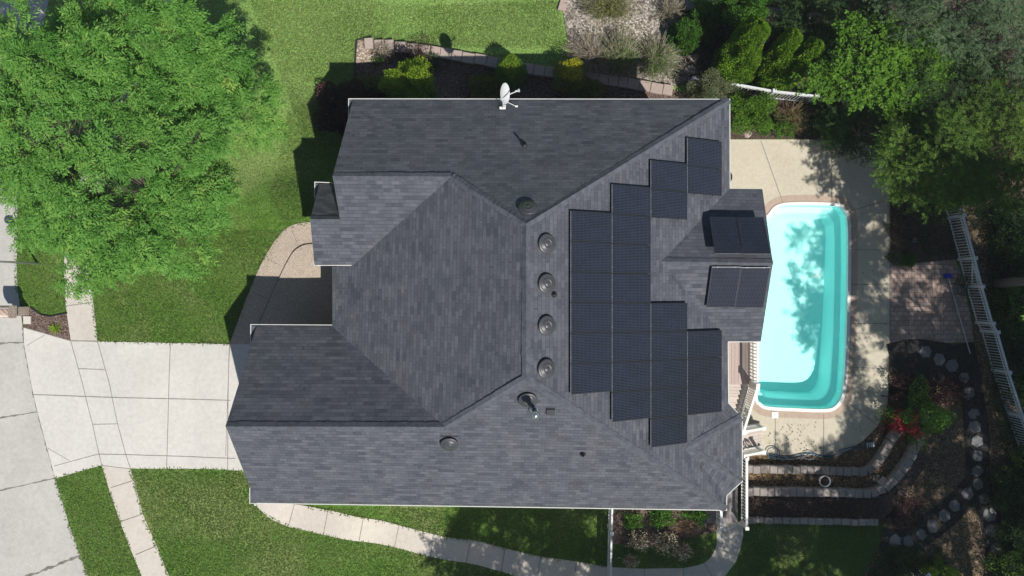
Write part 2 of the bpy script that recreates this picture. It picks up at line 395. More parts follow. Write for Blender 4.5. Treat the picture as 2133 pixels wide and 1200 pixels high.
def smooth_line(pts, closed=False, n=6):
    pts=[Vector((*p[:2],0)) for p in pts]; out=[]; L=len(pts)
    rng_=range(L if closed else L-1)
    for i in rng_:
        p0=pts[(i-1)%L] if closed or i>0 else pts[0]; p1=pts[i]; p2=pts[(i+1)%L]
        p3=pts[(i+2)%L] if closed or i+2<L else pts[-1]
        for k in range(n):
            t=k/n
            q=.5*((2*p1)+(p2-p0)*t+(2*p0-5*p1+4*p2-p3)*t*t+(3*p1-p0-3*p2+p3)*t**3)
            out.append((q.x,q.y))
    if not closed: out.append((pts[-1].x,pts[-1].y))
    return out
def sheet(name, outline, mat, dz, holes=(), grid=.5, flat=None, skirt=.06, px=True, parent=None):
    """a slab that lies on the terrain; outline in photo pixels (px) or metres"""
    bm=bmesh.new()
    def loop(pts):
        vs=[]
        for q in pts:
            if px:
                p = P(q[0],q[1],flat) if flat is not None else G(q[0],q[1],dz)
            else: p=Vector((q[0],q[1],0))
            vs.append(bm.verts.new((p.x,p.y,0)))
        return [bm.edges.new((vs[i],vs[(i+1)%len(vs)])) for i in range(len(vs))]
    ed=loop(outline)
    for h in holes: ed+=loop(h)
    bmesh.ops.triangle_fill(bm, use_beauty=True, use_dissolve=False, edges=ed)
    for f in bm.faces:
        if f.normal.z<0: f.normal_flip()
    if flat is None:
        xs=[v.co.x for v in bm.verts]; ys=[v.co.y for v in bm.verts]
        for ax,lo,hi in ((0,min(xs),max(xs)),(1,min(ys),max(ys))):
            g=math.ceil(lo/grid)*grid
            while g<hi:
                co=(g,0,0) if ax==0 else (0,g,0); no=(1,0,0) if ax==0 else (0,1,0)
                bmesh.ops.bisect_plane(bm, geom=bm.verts[:]+bm.edges[:]+bm.faces[:], plane_co=co, plane_no=no, dist=1e-5)
                g+=grid
    co=np.array([v.co[:] for v in bm.verts])
    z = np.full(len(co), flat) if flat is not None else zg(co[:,0],co[:,1])+dz
    for v,zz in zip(bm.verts,z): v.co.z=zz
    be=[e for e in bm.edges if e.is_boundary]
    if skirt:
        r=bmesh.ops.extrude_edge_only(bm, edges=be)
        for v in [g for g in r["geom"] if isinstance(g,bmesh.types.BMVert)]: v.co.z-=skirt
    bmesh.ops.recalc_face_normals(bm, faces=bm.faces[:])
    up = sum(f.normal.z*f.calc_area() for f in bm.faces)
    if up<0:
        for f in bm.faces: f.normal_flip()
    me=bpy.data.meshes.new(name); bm.to_mesh(me); bm.free()
    return link(name,me,mat,parent)
def strip(name, line, width, mat, dz, px=True, jit=0.0, parent=None, flat=None):
    """a ribbon (joint, crack, path) along a line"""
    pts=[]
    for q in line:
        if px: p = P(q[0],q[1],flat) if flat is not None else G(q[0],q[1],dz)
        else: p=Vector((q[0],q[1],0))
        pts.append(Vector((p.x,p.y,0)))
    dense=[]
    for a,b in zip(pts,pts[1:]):
        k=max(1,int((b-a).length/(.12 if jit else .5)))
        for i in range(k): dense.append(a.lerp(b,i/k))
    dense.append(pts[-1]); vs=[];
    for i,p in enumerate(dense):
        d=(dense[min(i+1,len(dense)-1)]-dense[max(i-1,0)]).normalized(); nrm=Vector((-d.y,d.x,0))
        w1=width*(1+ (random.uniform(-.6,.9) if jit else 0))/2
        o=nrm*(random.uniform(-jit,jit) if jit else 0)
        for s in(-1,1):
            q=p+o+nrm*w1*s; z = flat if flat is not None else zgf(q.x,q.y)+dz
            vs.append((q.x,q.y,z))
    return vs,[(2*i,2*i+2,2*i+3,2*i+1) for i in range(len(dense)-1)]
def strips(name, lines, mat, dz, parent=None, flat=None):
    mb=MB()
    for ln in lines:
        pts,wd,jit = (ln+(0.0,))[:3] if len(ln)==2 else ln
        mb.add(*strip(name,pts,wd,mat,dz,jit=jit,flat=flat))
    o=mb.build(name,mat,parent)
    return o

# ---------------------------------------------------------------- foliage
def unit(a): return a/np.maximum(np.linalg.norm(a,axis=-1,keepdims=True),1e-9)
def leaves(name, Pn, D, Nn, L, W, mat, parent=None, off=(0,0,0), tint=None, r=None):
    r = r or rng
    n=len(Pn); D=unit(D); S=unit(np.cross(Nn,D)); L=np.broadcast_to(np.asarray(L,float),(n,))[:,None]; W=np.broadcast_to(np.asarray(W,float),(n,))[:,None]
    Pn=Pn-np.array(off)
    Nu=np.cross(D,S)
    v=np.empty((n,4,3)); v[:,0]=Pn; v[:,1]=Pn+D*L*.5+S*W*.5; v[:,2]=Pn+D*L-Nu*L*.12*np.sign(Nu[:,2:3]+1e-6); v[:,3]=Pn+D*L*.5-S*W*.5
    me=bpy.data.meshes.new(name); me.vertices.add(4*n); me.vertices.foreach_set("co",v.reshape(-1).astype(np.float32))
    me.loops.add(4*n); me.loops.foreach_set("vertex_index",np.arange(4*n,dtype=np.int32))
    me.polygons.add(n); me.polygons.foreach_set("loop_start",np.arange(0,4*n,4,dtype=np.int32))
    try: me.polygons.foreach_set("loop_total",np.full(n,4,np.int32))
    except Exception: pass
    me.update(calc_edges=True)
    a=me.attributes.new("tint",'FLOAT','FACE')
    if tint is None: tint=np.clip(r.normal(.45,.22,n),0,1)
    a.data.foreach_set("value",np.clip(tint,0,1).astype(np.float32))
    me.materials.append(mat)
    o=bpy.data.objects.new(name,me); COL.objects.link(o)
    if parent is not None: o.parent=parent
    return o
def sprays(C, Dc, npc, length, pairs, leafL, ratio, r, droop=.35, fan=1.2, lean=.4, jitter=.15):
    """compound twigs: every clump C fans npc sprays roughly along Dc; every spray carries paired leaflets"""
    K=len(C)
    az=r.uniform(-fan,fan,(K,npc)); base=np.arctan2(Dc[:,1],Dc[:,0])[:,None]+az
    el=r.normal(lean,.35,(K,npc))
    d=np.stack([np.cos(base)*np.cos(el),np.sin(base)*np.cos(el),np.sin(el)],-1)
    p0=C[:,None,:]+r.normal(0,jitter,(K,npc,3))*np.array([1,1,.6])
    ln=length*r.uniform(.7,1.25,(K,npc))
    m=2*pairs+1
    t=np.concatenate([np.repeat(np.linspace(.25,.95,pairs),2),[1.0]])
    sgn=np.concatenate([np.tile([1,-1],pairs),[0]])
    pos=p0[:,:,None,:]+d[:,:,None,:]*(ln[:,:,None]*t)[...,None]
    pos[...,2]-=droop*ln[:,:,None]*t**2
    side=unit(np.cross(d,np.array([0,0,1.0])))
    ang=r.normal(.85,.2,(K,npc,m))*sgn
    dirs=d[:,:,None,:]*np.cos(ang)[...,None]+side[:,:,None,:]*np.sin(ang)[...,None]
    dirs[...,2]-=droop*(t+.3)
    nrm=np.array([0,0,1.0])+r.normal(0,.45,(K,npc,m,3))
    L=leafL*r.uniform(.7,1.2,(K,npc,m))
    tint=np.clip(r.normal(.42,.13,(K,1,1))+r.normal(0,.10,(K,npc,1))+r.normal(0,.09,(K,npc,m)),0,1)
    return pos.reshape(-1,3),dirs.reshape(-1,3),nrm.reshape(-1,3),L.reshape(-1),L.reshape(-1)*ratio,tint.reshape(-1)
def crown_clumps(c, R, K, r, zmin=-.25, rmin=.72, lump=.16, thresh=-9, lobes=None):
    """clump centres on the lumpy outside of a crown"""
    out=[]; dd=[]
    ph=r.uniform(0,6.28,6)
    while len(out)<K:
        v=unit(r.normal(0,1,3))
        if v[2]<zmin: continue
        l=1+lump*(math.sin(3*v[0]*2+ph[0])+math.sin(4*v[1]*2+ph[1])+math.sin(5*v[2]+4*v[0]+ph[2]))/1.6
        q=(math.sin(v[0]*9+ph[3])*math.sin(v[1]*9+ph[4])+math.sin(v[2]*8+v[0]*5+ph[5]))
        if q<thresh: continue
        k=r.uniform(rmin,1.0)**.6*l
        out.append(np.array(c)+v*np.array(R)*k); dd.append(v)
    return np.array(out),np.array(dd)
def branches(mb, base, C, r, tr, nlimb=7, mid=None, limb_r=None):
    """trunk, limbs and twigs reaching the clumps"""
    base=Vector(base); cen=Vector(C.mean(0)); mid=Vector(mid) if mid is not None else base.lerp(cen,.45)
    mb.tube([base,base.lerp(mid,.5)+Vector(r.normal(0,.08,3)),mid],[tr,tr*.8,tr*.7],8)
    idx=r.choice(len(C),nlimb,replace=False); hubs=[]
    for i in idx:
        tgt=mid.lerp(Vector(C[i]),.62); m2=mid.lerp(tgt,.5)+Vector(r.normal(0,.2,3))
        mb.tube([mid,m2,tgt],[tr*.5,tr*.36,tr*.22],6); hubs.append(tgt)
    for c in C:
        c=Vector(c); h=min(hubs,key=lambda q:(q-c).length)
        m2=h.lerp(c,.5)+Vector(r.normal(0,.12,3)); mb.tube([h,m2,c],[tr*.09,tr*.05,.005],3,cap=False)
def broadleaf(name, label, cat, base, c, R, K, mat, seed, npc=16, length=.45, pairs=5, leafL=.11, ratio=.34, tr=.18, group=None,
              droop=.35, fan=1.3, lean=.35, jitter=.18, thresh=-.6, lump=.16, zmin=-.2, inner=.25, rmin=.72, bough=None, twig=.006):
    r=np.random.default_rng(seed); K0=K
    if bough:
        B,Db=crown_clumps(c,R,K,r,zmin=zmin,lump=lump,thresh=thresh,rmin=rmin); m=bough[0]; sp=bough[1]
        a=r.uniform(0,6.28,(len(B),m)); q=np.sqrt(r.random((len(B),m)))*sp*r.uniform(.7,1.25,(len(B),1))
        o_=np.stack([np.cos(a)*q,np.sin(a)*q,-.45*q**2/sp+r.normal(0,.05,a.shape)],-1)
        C=(B[:,None,:]+o_).reshape(-1,3); D=(o_/sp*1.1+Db[:,None,:]*.45+np.array([0,-.12,.0])).reshape(-1,3)
    else: C,D=crown_clumps(c,R,K,r,zmin=zmin,lump=lump,thresh=thresh,rmin=rmin)
    Ki=int(K0*inner)
    if Ki:
        C2,D2=crown_clumps(c,tuple(x*.62 for x in R),Ki,r,zmin=-.5)
        Ca=np.vstack([C,C2]); Da=np.vstack([D,D2])
    else: Ca,Da=C,D
    e=empty(name,base,label,cat,group)
    mb=MB(base); branches(mb,base,Ca,r,tr); mb.build("trunk",M["bark"],e,smooth=True)
    pos,dr,nm,L,W,ti=sprays(Ca,Da,npc,length,pairs,leafL,ratio,r,droop=droop,fan=fan,lean=lean,jitter=jitter)
    leaves("crown",pos,dr,nm,L,W,mat,e,off=base,tint=ti)
    return e
def shrub(name,label,cat,base,R,n,mat,seed,leafL=.06,ratio=.5,core=None,top=None,stems=True,flat=1.0,group=None,lump=.12,flare=.9):
    """leaves over a lumpy mound; top=(material, height fraction) gives fresh growth on the crown"""
    r=np.random.default_rng(seed); base=np.array(base)
    e=empty(name,tuple(base),label,cat,group)
    ph=r.uniform(0,6.28,8); v=unit(r.normal(0,1,(n,3))); v[:,2]=np.abs(v[:,2])*1.0-.12*r.random(n)
    v=unit(v)
    l=1+lump*(np.sin(5*v[:,0]+ph[0])+np.sin(6*v[:,1]+ph[1])+np.sin(7*v[:,2]+5*v[:,0]+ph[2]))+.5*lump*(np.sin(13*v[:,0]+ph[3])*np.sin(13*v[:,1]+ph[4]))
    k=(1-.45*r.random(n)**2.2)*l
    cen=base+np.array([0,0,R[2]*.25])
    q=v*np.array([R[0],R[1],R[2]*.75])*k[:,None]
    if flat<1: q[:,2]=np.minimum(q[:,2],R[2]*.75*flat*(1+.06*r.normal(size=n)))
    pos=cen+q
    D=unit(v*np.array([1,1,.9])+r.normal(0,flare*.7,(n,3))+np.array([0,0,.25])); Nn=v+r.normal(0,.5,(n,3))+np.array([0,0,.4])
    L=leafL*r.uniform(.6,1.3,n)
    g=r.integers(0,40,n)
    ti=np.clip(.45+.18*np.sin(9*v[:,0]+ph[5])*np.sin(9*v[:,1]+ph[6])+r.normal(0,.16,n),0,1)
    if top:
        mk=(q[:,2]>R[2]*.75*top[1])
        leaves("crown",pos[~mk],D[~mk],Nn[~mk],L[~mk],L[~mk]*ratio,mat,e,off=base,tint=ti[~mk])
        leaves("new_growth",pos[mk],D[mk],Nn[mk],L[mk],L[mk]*ratio,top[0],e,off=base,tint=ti[mk])
    else: leaves("crown",pos,D,Nn,L,L*ratio,mat,e,off=base,tint=ti)
    mb=MB(base)
    for i in range(9):
        a=r.uniform(0,6.28); t=Vector(cen)+Vector((math.cos(a)*R[0]*.6,math.sin(a)*R[1]*.6,R[2]*r.uniform(.1,.4)))
        mb.tube([Vector(base),Vector(base).lerp(t,.5)+Vector((0,0,.08)),t],[.02,.014,.008],5,cap=False)
    mb.build("stem",M["bark"],e)
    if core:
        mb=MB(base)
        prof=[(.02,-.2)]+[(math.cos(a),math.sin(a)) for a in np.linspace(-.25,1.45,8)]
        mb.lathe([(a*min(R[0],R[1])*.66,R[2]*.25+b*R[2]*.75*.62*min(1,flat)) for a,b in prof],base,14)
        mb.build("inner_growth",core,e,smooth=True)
    return e
def twiggy(name,label,cat,base,R,n,twigm,seed,leafm=None,nl=0,leafL=.03,spread=1.0,top=None,group=None,lean=(0,0)):
    """fine stems rising and arching from a crown, with a little leaf at the ends"""
    r=np.random.default_rng(seed); base=Vector(base)
    e=empty(name,base,label,cat,group); mb=MB(base); tips=[]
    for i in range(n):
        a=r.uniform(0,6.28); rad=math.sqrt(r.random())*spread; h=R[2]*r.uniform(.55,1.05)*(1-.35*rad*rad)
        t=base+Vector((math.cos(a)*R[0]*rad+lean[0]*h,math.sin(a)*R[1]*rad+lean[1]*h,h))
        m1=base.lerp(t,.5)+Vector((0,0,h*.14))+Vector(r.normal(0,.04,3)); b0=base+Vector(r.normal(0,.06,3))*1; b0.z=base.z
        mb.tube([b0,m1,t],[.010,.008,.005],3,cap=False); tips.append((m1,t))
        for k in range(3):
            s=b0.lerp(m1,.6).lerp(m1.lerp(t,.7),r.random()); q=s+Vector(r.normal(0,.11,3))+Vector((0,0,.12)); mb.tube([s,q],[.007,.004],3,cap=False); tips.append((s,q))
    mb.build("stem",twigm,e)
    if leafm and nl:
        idx=r.integers(0,len(tips),nl); t=r.uniform(.3,1.0,nl)[:,None]
        A=np.array([tips[i][0][:] for i in idx]); B=np.array([tips[i][1][:] for i in idx])
        pos=A+(B-A)*t+r.normal(0,.03,(nl,3)); D=r.normal(0,1,(nl,3))+np.array([0,0,.4]); Nn=r.normal(0,.6,(nl,3))+np.array([0,0,1])
        L=leafL*r.uniform(.6,1.3,nl); leaves("crown",pos,D,Nn,L,L*.5,leafm,e,off=base)
    return e
def colprof(t,taper):
    return np.minimum(1,(np.asarray(t)+.02)/.10)**.5*(1-np.asarray(t)**1.5*taper)*np.clip((1.005-np.asarray(t))/.12,0,1)**.5*.85
def column(name,label,cat,base,h,rad,n,mat,seed,group=None,leafL=.07,heads=1,taper=.55,core=None,lean=(0,0)):
    """dense upright evergreen: an oval spire of flat sprays"""
    r=np.random.default_rng(seed); base=np.array(base,float); e=empty(name,tuple(base),label,cat,group)
    t=r.random(n)**.85; a=r.uniform(0,6.28,n)
    prof=colprof(t,taper)
    lump=1+.10*np.sin(3*a+9*t)+.08*np.sin(7*a-13*t)+.06*np.sin(17*t+2*a)
    k=(1-.3*r.random(n)**2)*prof*lump*rad*1.25
    hx=np.zeros(n); hy=np.zeros(n)
    if heads>1:
        hd=r.integers(0,heads,n); hx=(hd*2.0/(heads-1)-1)*rad*.55; hy=(hd*2.0/(heads-1)-1)*-rad*.25; k*=.78
    pos=base+np.stack([np.cos(a)*k+hx*(.3+.7*t)+lean[0]*t,np.sin(a)*k+hy*(.3+.7*t)+lean[1]*t,t*h],-1)
    out=np.stack([np.cos(a),np.sin(a),np.full(n,.9)],-1)
    D=unit(out+r.normal(0,.45,(n,3))); Nn=np.stack([-np.sin(a),np.cos(a),np.zeros(n)],-1)*r.choice([1,.4],(n,1))+out*.8+r.normal(0,.3,(n,3))
    L=leafL*r.uniform(.7,1.3,n)
    ti=np.clip(.45+.16*np.sin(6*a+22*t)+r.normal(0,.14,n),0,1)
    leaves("crown",pos,D,Nn,L,L*.6,mat,e,off=base,tint=ti)
    mb=MB(base); mb.tube([base,base+np.array([0,0,h*.5]),base+np.array([0,0,h*.92])],[.06,.04,.01],6); mb.build("trunk",M["bark"],e)
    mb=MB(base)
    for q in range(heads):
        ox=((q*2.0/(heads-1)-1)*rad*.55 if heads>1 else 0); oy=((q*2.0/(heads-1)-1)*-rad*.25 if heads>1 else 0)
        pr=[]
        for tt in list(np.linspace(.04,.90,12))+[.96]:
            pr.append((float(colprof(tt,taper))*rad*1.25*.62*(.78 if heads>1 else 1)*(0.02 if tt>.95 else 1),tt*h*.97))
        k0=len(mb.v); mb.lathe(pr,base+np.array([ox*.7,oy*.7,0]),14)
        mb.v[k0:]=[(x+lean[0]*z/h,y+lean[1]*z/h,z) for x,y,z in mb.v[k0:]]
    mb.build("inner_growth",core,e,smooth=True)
    return e

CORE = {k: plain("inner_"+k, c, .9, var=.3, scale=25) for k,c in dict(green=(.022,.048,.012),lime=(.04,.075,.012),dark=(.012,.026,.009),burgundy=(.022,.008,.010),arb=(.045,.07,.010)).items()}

# ================================================================ SETTING
POOLZ=-3.4
pool_out=[(1600,452),(1631,428),(1736,428),(1756,437),(1765,462),(1766,560),(1763,700),(1757,800),(1752,828),(1738,847),(1715,853),(1650,851),(1600,848),(1583,840),(1575,820),(1573,700),(1573,560),(1576,480)]
def rounded(px_pts): return smooth_line(px_pts,closed=True,n=5)
pool_px=rounded(pool_out)
pool_w=[P(a,b,POOLZ) for a,b in pool_px]
def offset_poly(pts,d):
    """positive d grows the outline (points run clockwise in the photo)"""
    out=[]; n=len(pts); area=sum(pts[i].x*pts[(i+1)%n].y-pts[(i+1)%n].x*pts[i].y for i in range(n)); s=1 if area>0 else -1
    for i in range(n):
        t=(pts[(i+1)%n]-pts[i-1]); t=Vector((t.x,t.y,0)).normalized(); out.append(Vector((pts[i].x+t.y*s*d,pts[i].y-t.x*s*d,pts[i].z)))
    return out

def ground():
    xs=np.concatenate([[-220,-120,-60,-40,-30],np.arange(-25,26.01,.5),[30,40,60,120,220]])
    ys=np.concatenate([[-220,-120,-60,-40,-28],np.arange(-22,22.01,.5),[28,40,60,120,220]])
    X,Y=np.meshgrid(xs,ys); Z=zg(X,Y)
    hole=[(p.x,p.y) for p in offset_poly(pool_w,.02)]
    hx=[a for a,b in hole]; hy=[b for a,b in hole]
    v=np.stack([X,Y,Z],-1).reshape(-1,3); nx=len(xs); f=[]
    for j in range(len(ys)-1):
        for i in range(nx-1):
            if xs[i+1]>min(hx)-.02 and xs[i]<max(hx)+.02 and ys[j+1]>min(hy)-.02 and ys[j]<max(hy)+.02: continue
            f.append((j*nx+i,j*nx+i+1,(j+1)*nx+i+1,(j+1)*nx+i))
    me=bpy.data.meshes.new("lawn"); me.from_pydata(v.tolist(),[],f); o=link("lawn",me,M["grass"],smooth=True)
    tag(o,kind="structure")
ground()
def S(o): return tag(o,kind="structure")

road_edge=[(215,1290),(182,1200),(167,1160),(143,1090),(115,997),(78,858),(65,800),(50,717),(44,656),(36,600),(35,560),(36,487),(38,420),(46,330),(60,220),(80,100),(110,-40),(150,-160)]
S(sheet("road", road_edge+[(-300,-160),(-500,500),(-300,1290)], M["road"], .012))
# driveway with the strip of public pavement crossing it
S(sheet("driveway",[(49,682),(147,710),(203,711),(478,717),(690,700),(690,990),(508,981),(440,977),(272,976),(212,969),(115,997),(78,858),(65,800),(50,717)],M["drive"],.035))
S(sheet("sidewalk",[(147,709),(138,647),(134,600),(133,560),(136,500),(150,440),(165,380),(190,300),(225,200),(265,100),(310,0),(360,-90),(415,-90),(362,0),(318,100),(277,200),(240,300),(215,380),(198,440),(185,500),(184,523),(190,600),(197,655),(203,710)],M["walk"],.035))
S(sheet("sidewalk",[(212,970),(272,977),(297,1070),(325,1135),(352,1200),(390,1290),(335,1290),(295,1200),(270,1140),(250,1087),(230,1030)],M["walk"],.030))
S(strips("driveway_joint",[([(70,822),(175,826),(480,834)],.030),([(205,946),(262,947),(490,955)],.026),([(113,971),(205,946)],.02),
  ([(355,714),(351,834),(347,978)],.026),([(478,717),(475,834),(474,980)],.026),([(147,710),(172,800),(193,885),(212,970)],.024),([(203,711),(228,800),(245,883),(262,947),(272,977)],.024),
  ([(163,768),(218,770)],.024),([(192,884),(245,883)],.024),([(100,934),(145,960)],.018),([(55,720),(93,698)],.018),([(49,682),(147,710),(203,711)],.035)],M["joint"],.041))
S(strips("sidewalk_joint",[([(133,561),(187,556)],.024),([(140,637),(194,630)],.024),([(135,502),(184,502)],.024),([(231,1016),(275,1002)],.024),([(251,1087),(297,1071)],.024),([(282,1156),(325,1138)],.024)],M["joint"],.043))
S(strips("road_joint",[([(-60,716),(0,715),(50,713)],.05,.02),([(-80,890),(0,871),(78,858)],.045,.012),([(-60,1038),(0,1022),(115,996)],.04,.010),([(0,1224),(60,1200),(165,1159)],.07,.03),
  ([(48,684),(50,717),(65,800),(78,858),(115,997)],.06,.022),([(30,490),(29,560),(31,600)],.012,.0),([(0,548),(0,547)],.01)],M["joint"],.022))
# entry walk and porch slab of pink aggregate
entry_out=smooth_line([(478,717),(497,665),(520,605),(545,548),(567,510),(590,481),(615,467),(652,462)],n=6)
S(sheet("entry_walk",entry_out+[(760,462),(760,717)],M["agg"],.045))
porch_edge=smooth_line([(655,508),(632,511),(612,524),(597,548),(580,583),(560,628),(541,672),(522,713)],n=6)
S(sheet("porch_slab",[(760,508)]+porch_edge+[(760,713)],M["agg"],.15,skirt=.14))
S(strips("porch_edging",[(porch_edge[:],.075)],M["joint"],.049))
S(strips("entry_walk_joint",[([(607,478),(622,513)],.02),([(563,543),(587,554)],.02),([(525,609),(560,623)],.02),([(479,716),(470,950)],.02)],M["joint"],.052))
# side walk along the south of the house
swt=[(533,1049),(580,1048),(625,1052),(700,1066),(833,1095),(980,1125),(1050,1142),(1200,1170),(1263,1181),(1343,1185),(1423,1184)]+smooth_line([(1423,1184),(1467,1173),(1487,1150),(1493,1127),(1491,1088)],n=4)[1:]
swb=[(1548,1088),(1548,1117)]+smooth_line([(1548,1117),(1537,1160),(1520,1187),(1495,1215),(1450,1232)],n=4)[1:]+[(1300,1228),(1200,1222),(1073,1200),(1047,1192),(970,1172),(897,1160),(750,1128),(700,1120),(600,1097)]+smooth_line([(600,1097),(566,1082),(545,1065),(533,1053)],n=3)[1:]
S(sheet("side_walk",swt+swb,M["walk"],.035))
S(strips("side_walk_joint",[([(613,1051),(601,1096)],.022),([(683,1063),(674,1113)],.022),([(757,1079),(748,1127)],.022),([(831,1095),(821,1143)],.022),([(903,1110),(897,1158)],.022),([(981,1126),(971,1172)],.022),
  ([(1052,1143),(1044,1190)],.022),([(1127,1157),(1119,1207)],.022),([(1201,1170),(1194,1220)],.022),([(1343,1185),(1343,1228)],.022),([(1423,1185),(1425,1230)],.022),([(1467,1173),(1483,1200),(1495,1215)],.022),([(1494,1143),(1537,1158)],.022)],M["joint"],.043))
# pool surround
pd_out=[(1440,290),(1520,291),(1700,291),(1768,291)]+smooth_line([(1768,291),(1812,301),(1842,325),(1853,352)],n=4)[1:]+[(1854,560),(1853,790)]+smooth_line([(1853,790),(1848,845),(1828,888),(1800,917),(1768,938),(1735,948)],n=4)[1:]+[(1600,950),(1440,950)]
pool_hole=[(p.x,p.y) for p in pool_w]
bord=offset_poly(pool_w,.42)
def world_sheet(name,outline,mat,z,holes=(),skirt=.06):
    return sheet(name,outline,mat,0,holes=holes,flat=z,px=False,skirt=skirt)
pdw=[(P(a,b,POOLZ).x,P(a,b,POOLZ).y) for a,b in pd_out]
S(world_sheet("pool_deck",pdw,M["pooldeck"],POOLZ+.05,holes=[[(p.x,p.y) for p in offset_poly(pool_w,.10)]],skirt=.10))
S(world_sheet("brick_border",[(p.x,p.y) for p in bord],M["coping_brick"],POOLZ+.056,holes=[[(p.x,p.y) for p in offset_poly(pool_w,.105)]],skirt=0))
def pl(line,wd=.022): return ([q for q in line],wd)
S(strips("pool_deck_joint",[pl([(1585,293),(1632,425)]),pl([(1733,291),(1733,424)]),pl([(1770,440),(1852,416)]),pl([(1770,520),(1853,521)]),pl([(1769,593),(1853,592)]),pl([(1766,674),(1853,674)]),pl([(1762,765),(1852,768)]),
  pl([(1757,832),(1828,886)]),pl([(1716,862),(1716,948)]),pl([(1615,858),(1615,948)]),pl([(1853,345),(1854,560),(1853,800)],.03)],M["joint"],0,flat=POOLZ+.060))
S(sheet("patio",[(1855,547),(1880,553),(1925,547),(1988,540),(2003,570),(2013,620),(2022,660),(2028,712),(1990,714),(1930,717),(1890,719),(1855,729)],M["paver"],.04))
S(strips("patio_joint",[([(1856,641),(1940,636),(2020,632)],.02),([(1932,548),(1942,640),(1945,716)],.02)],M["joint"],.047))

# planting beds and bare ground
S(sheet("north_bed",[(744,82),(760,84),(830,95),(960,112),(1060,134),(1180,158),(1300,172),(1403,186),(1440,200),(1440,240),(736,240),(740,150)],M["redmulch"],.05))
S(sheet("gravel_patch",[(746,84),(800,92),(822,108),(800,122),(776,130),(742,133),(743,105)],M["gravel"],.075))
S(sheet("rock_bed",[(1150,-60),(1172,20),(1180,70),(1185,104),(1230,150),(1317,161),(1410,180),(1440,170),(1425,110),(1440,40),(1470,-60)],M["rocks"],.05))
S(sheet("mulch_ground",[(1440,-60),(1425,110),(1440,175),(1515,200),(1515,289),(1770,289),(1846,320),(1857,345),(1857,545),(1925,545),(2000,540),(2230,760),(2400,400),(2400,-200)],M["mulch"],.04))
S(sheet("fence_side_ground",[(2000,537),(2018,600),(2032,700),(2050,800),(2095,930),(2200,1260),(2600,1260),(2600,300),(2080,380),(1985,420)],M["darklitter"],.055))
S(sheet("leaf_bed",[(1852,731),(1895,722),(2030,716),(2060,800),(2100,935),(2210,1280),(1780,1280),(1800,1200),(1832,1140),(1834,1050),(1836,930),(1850,850)],M["darklitter"],.062))
S(sheet("mailbox_bed",[(44,657),(64,640),(85,656),(105,659),(138,652),(147,709),(49,681)],M["redmulch"],.045))
S(strips("bed_edging",[([(62,640),(85,656),(105,659),(140,652)],.05),([(755,79),(742,84),(738,180)],.06)],M["blackp"],.07))
S(sheet("south_bed",[(1268,1060),(1500,1060),(1493,1105)]+smooth_line([(1490,1108),(1440,1120),(1390,1133),(1330,1137),(1268,1132)],n=3),M["redmulch"],.05))
# dark mulch path
path_a=[(2005,716),(2010,745),(2020,790),(2030,860),(2036,920),(2037,985),(2048,1030),(2062,1075),(2070,1110),(2082,1180)]
path_b=[(2036,1000),(2015,1030),(1988,1056),(1965,1077),(1940,1098),(1916,1116),(1890,1128),(1862,1129),(1836,1124)]
path_c=[(1857,757),(1900,748),(1950,752),(1990,765),(2015,790)]
def ribbon(name,line,wd,mat,dz):
    ln=smooth_line(line,n=6); mb=MB(); vs,fs=strip(name,ln,wd,mat,dz); mb.add(vs,fs); return mb.build(name,mat)
S(ribbon("mulch_path",path_a,1.05,M["pathdirt"],.084)); S(ribbon("mulch_path",path_b,1.05,M["pathdirt"],.090)); S(ribbon("mulch_path",path_c,1.75,M["pathdirt"],.096))

# terraced beds south of the pool, climbing towards the side lawn
def tz(n): return (-3.30,-3.02,-2.66)[n]
def flatpoly(name,pts,mat,z,skirt=.5): return S(sheet(name,pts,mat,0,flat=z,skirt=skirt))
flatpoly("pool_side_bed",[(1550,949),(1735,948),(1768,938),(1800,917),(1828,888),(1848,845),(1853,800),(1900,820),(1885,890),(1855,935),(1832,965),(1808,990),(1550,990)],M["leaflitter"],POOLZ+.062,.1)
flatpoly("lower_terrace",[(1548,983),(1809,986),(1834,962),(1852,930),(1881,890),(1926,898),(1903,952),(1880,990),(1858,1018),(1835,1035),(1548,1033)],M["leaflitter"],tz(1),.5)
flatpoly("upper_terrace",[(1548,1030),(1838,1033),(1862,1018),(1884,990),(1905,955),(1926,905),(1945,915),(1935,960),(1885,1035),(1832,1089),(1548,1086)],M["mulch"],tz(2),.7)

# ================================================================ SWIMMING POOL
c0=P(1668,640,POOLZ)
pool=empty("swimming_pool",c0,"long turquoise swimming pool with white rim beside the house","pool")
def ring(mb,A,za,B,zb):
    n=len(A); vs=[Vector((p.x,p.y,za if not callable(za) else za(p))) for p in A]+[Vector((p.x,p.y,zb if not callable(zb) else zb(p))) for p in B]
    mb.add(vs,[(i,(i+1)%n,n+(i+1)%n,n+i) for i in range(n)])
mb=MB(c0)
o10=offset_poly(pool_w,.11); i04=offset_poly(pool_w,-.03)
ring(mb,o10,POOLZ+.05,o10,POOLZ+.095); ring(mb,o10,POOLZ+.095,i04,POOLZ+.095); ring(mb,i04,POOLZ+.095,i04,POOLZ-.10)
mb.build("coping",M["white"],pool,smooth=False)
def shellmat():
    m,n,b=new_mat("pool_liner"); v=coord(n); t=noise(n,3,4,.6,v)
    c=ramp(n,t.outputs[0],[(.3,(.48,.92,.90)),(.7,(.51,.94,.92))]); n.links.new(c,b.inputs["Base Color"]); b.inputs["Roughness"].default_value=.6; return m
ym=[p.y for p in pool_w]; y0,y1=min(ym),max(ym)
def depth(p): return POOLZ-(1.0+.75*max(0,min(1,(y1-p.y)/(y1-y0))))
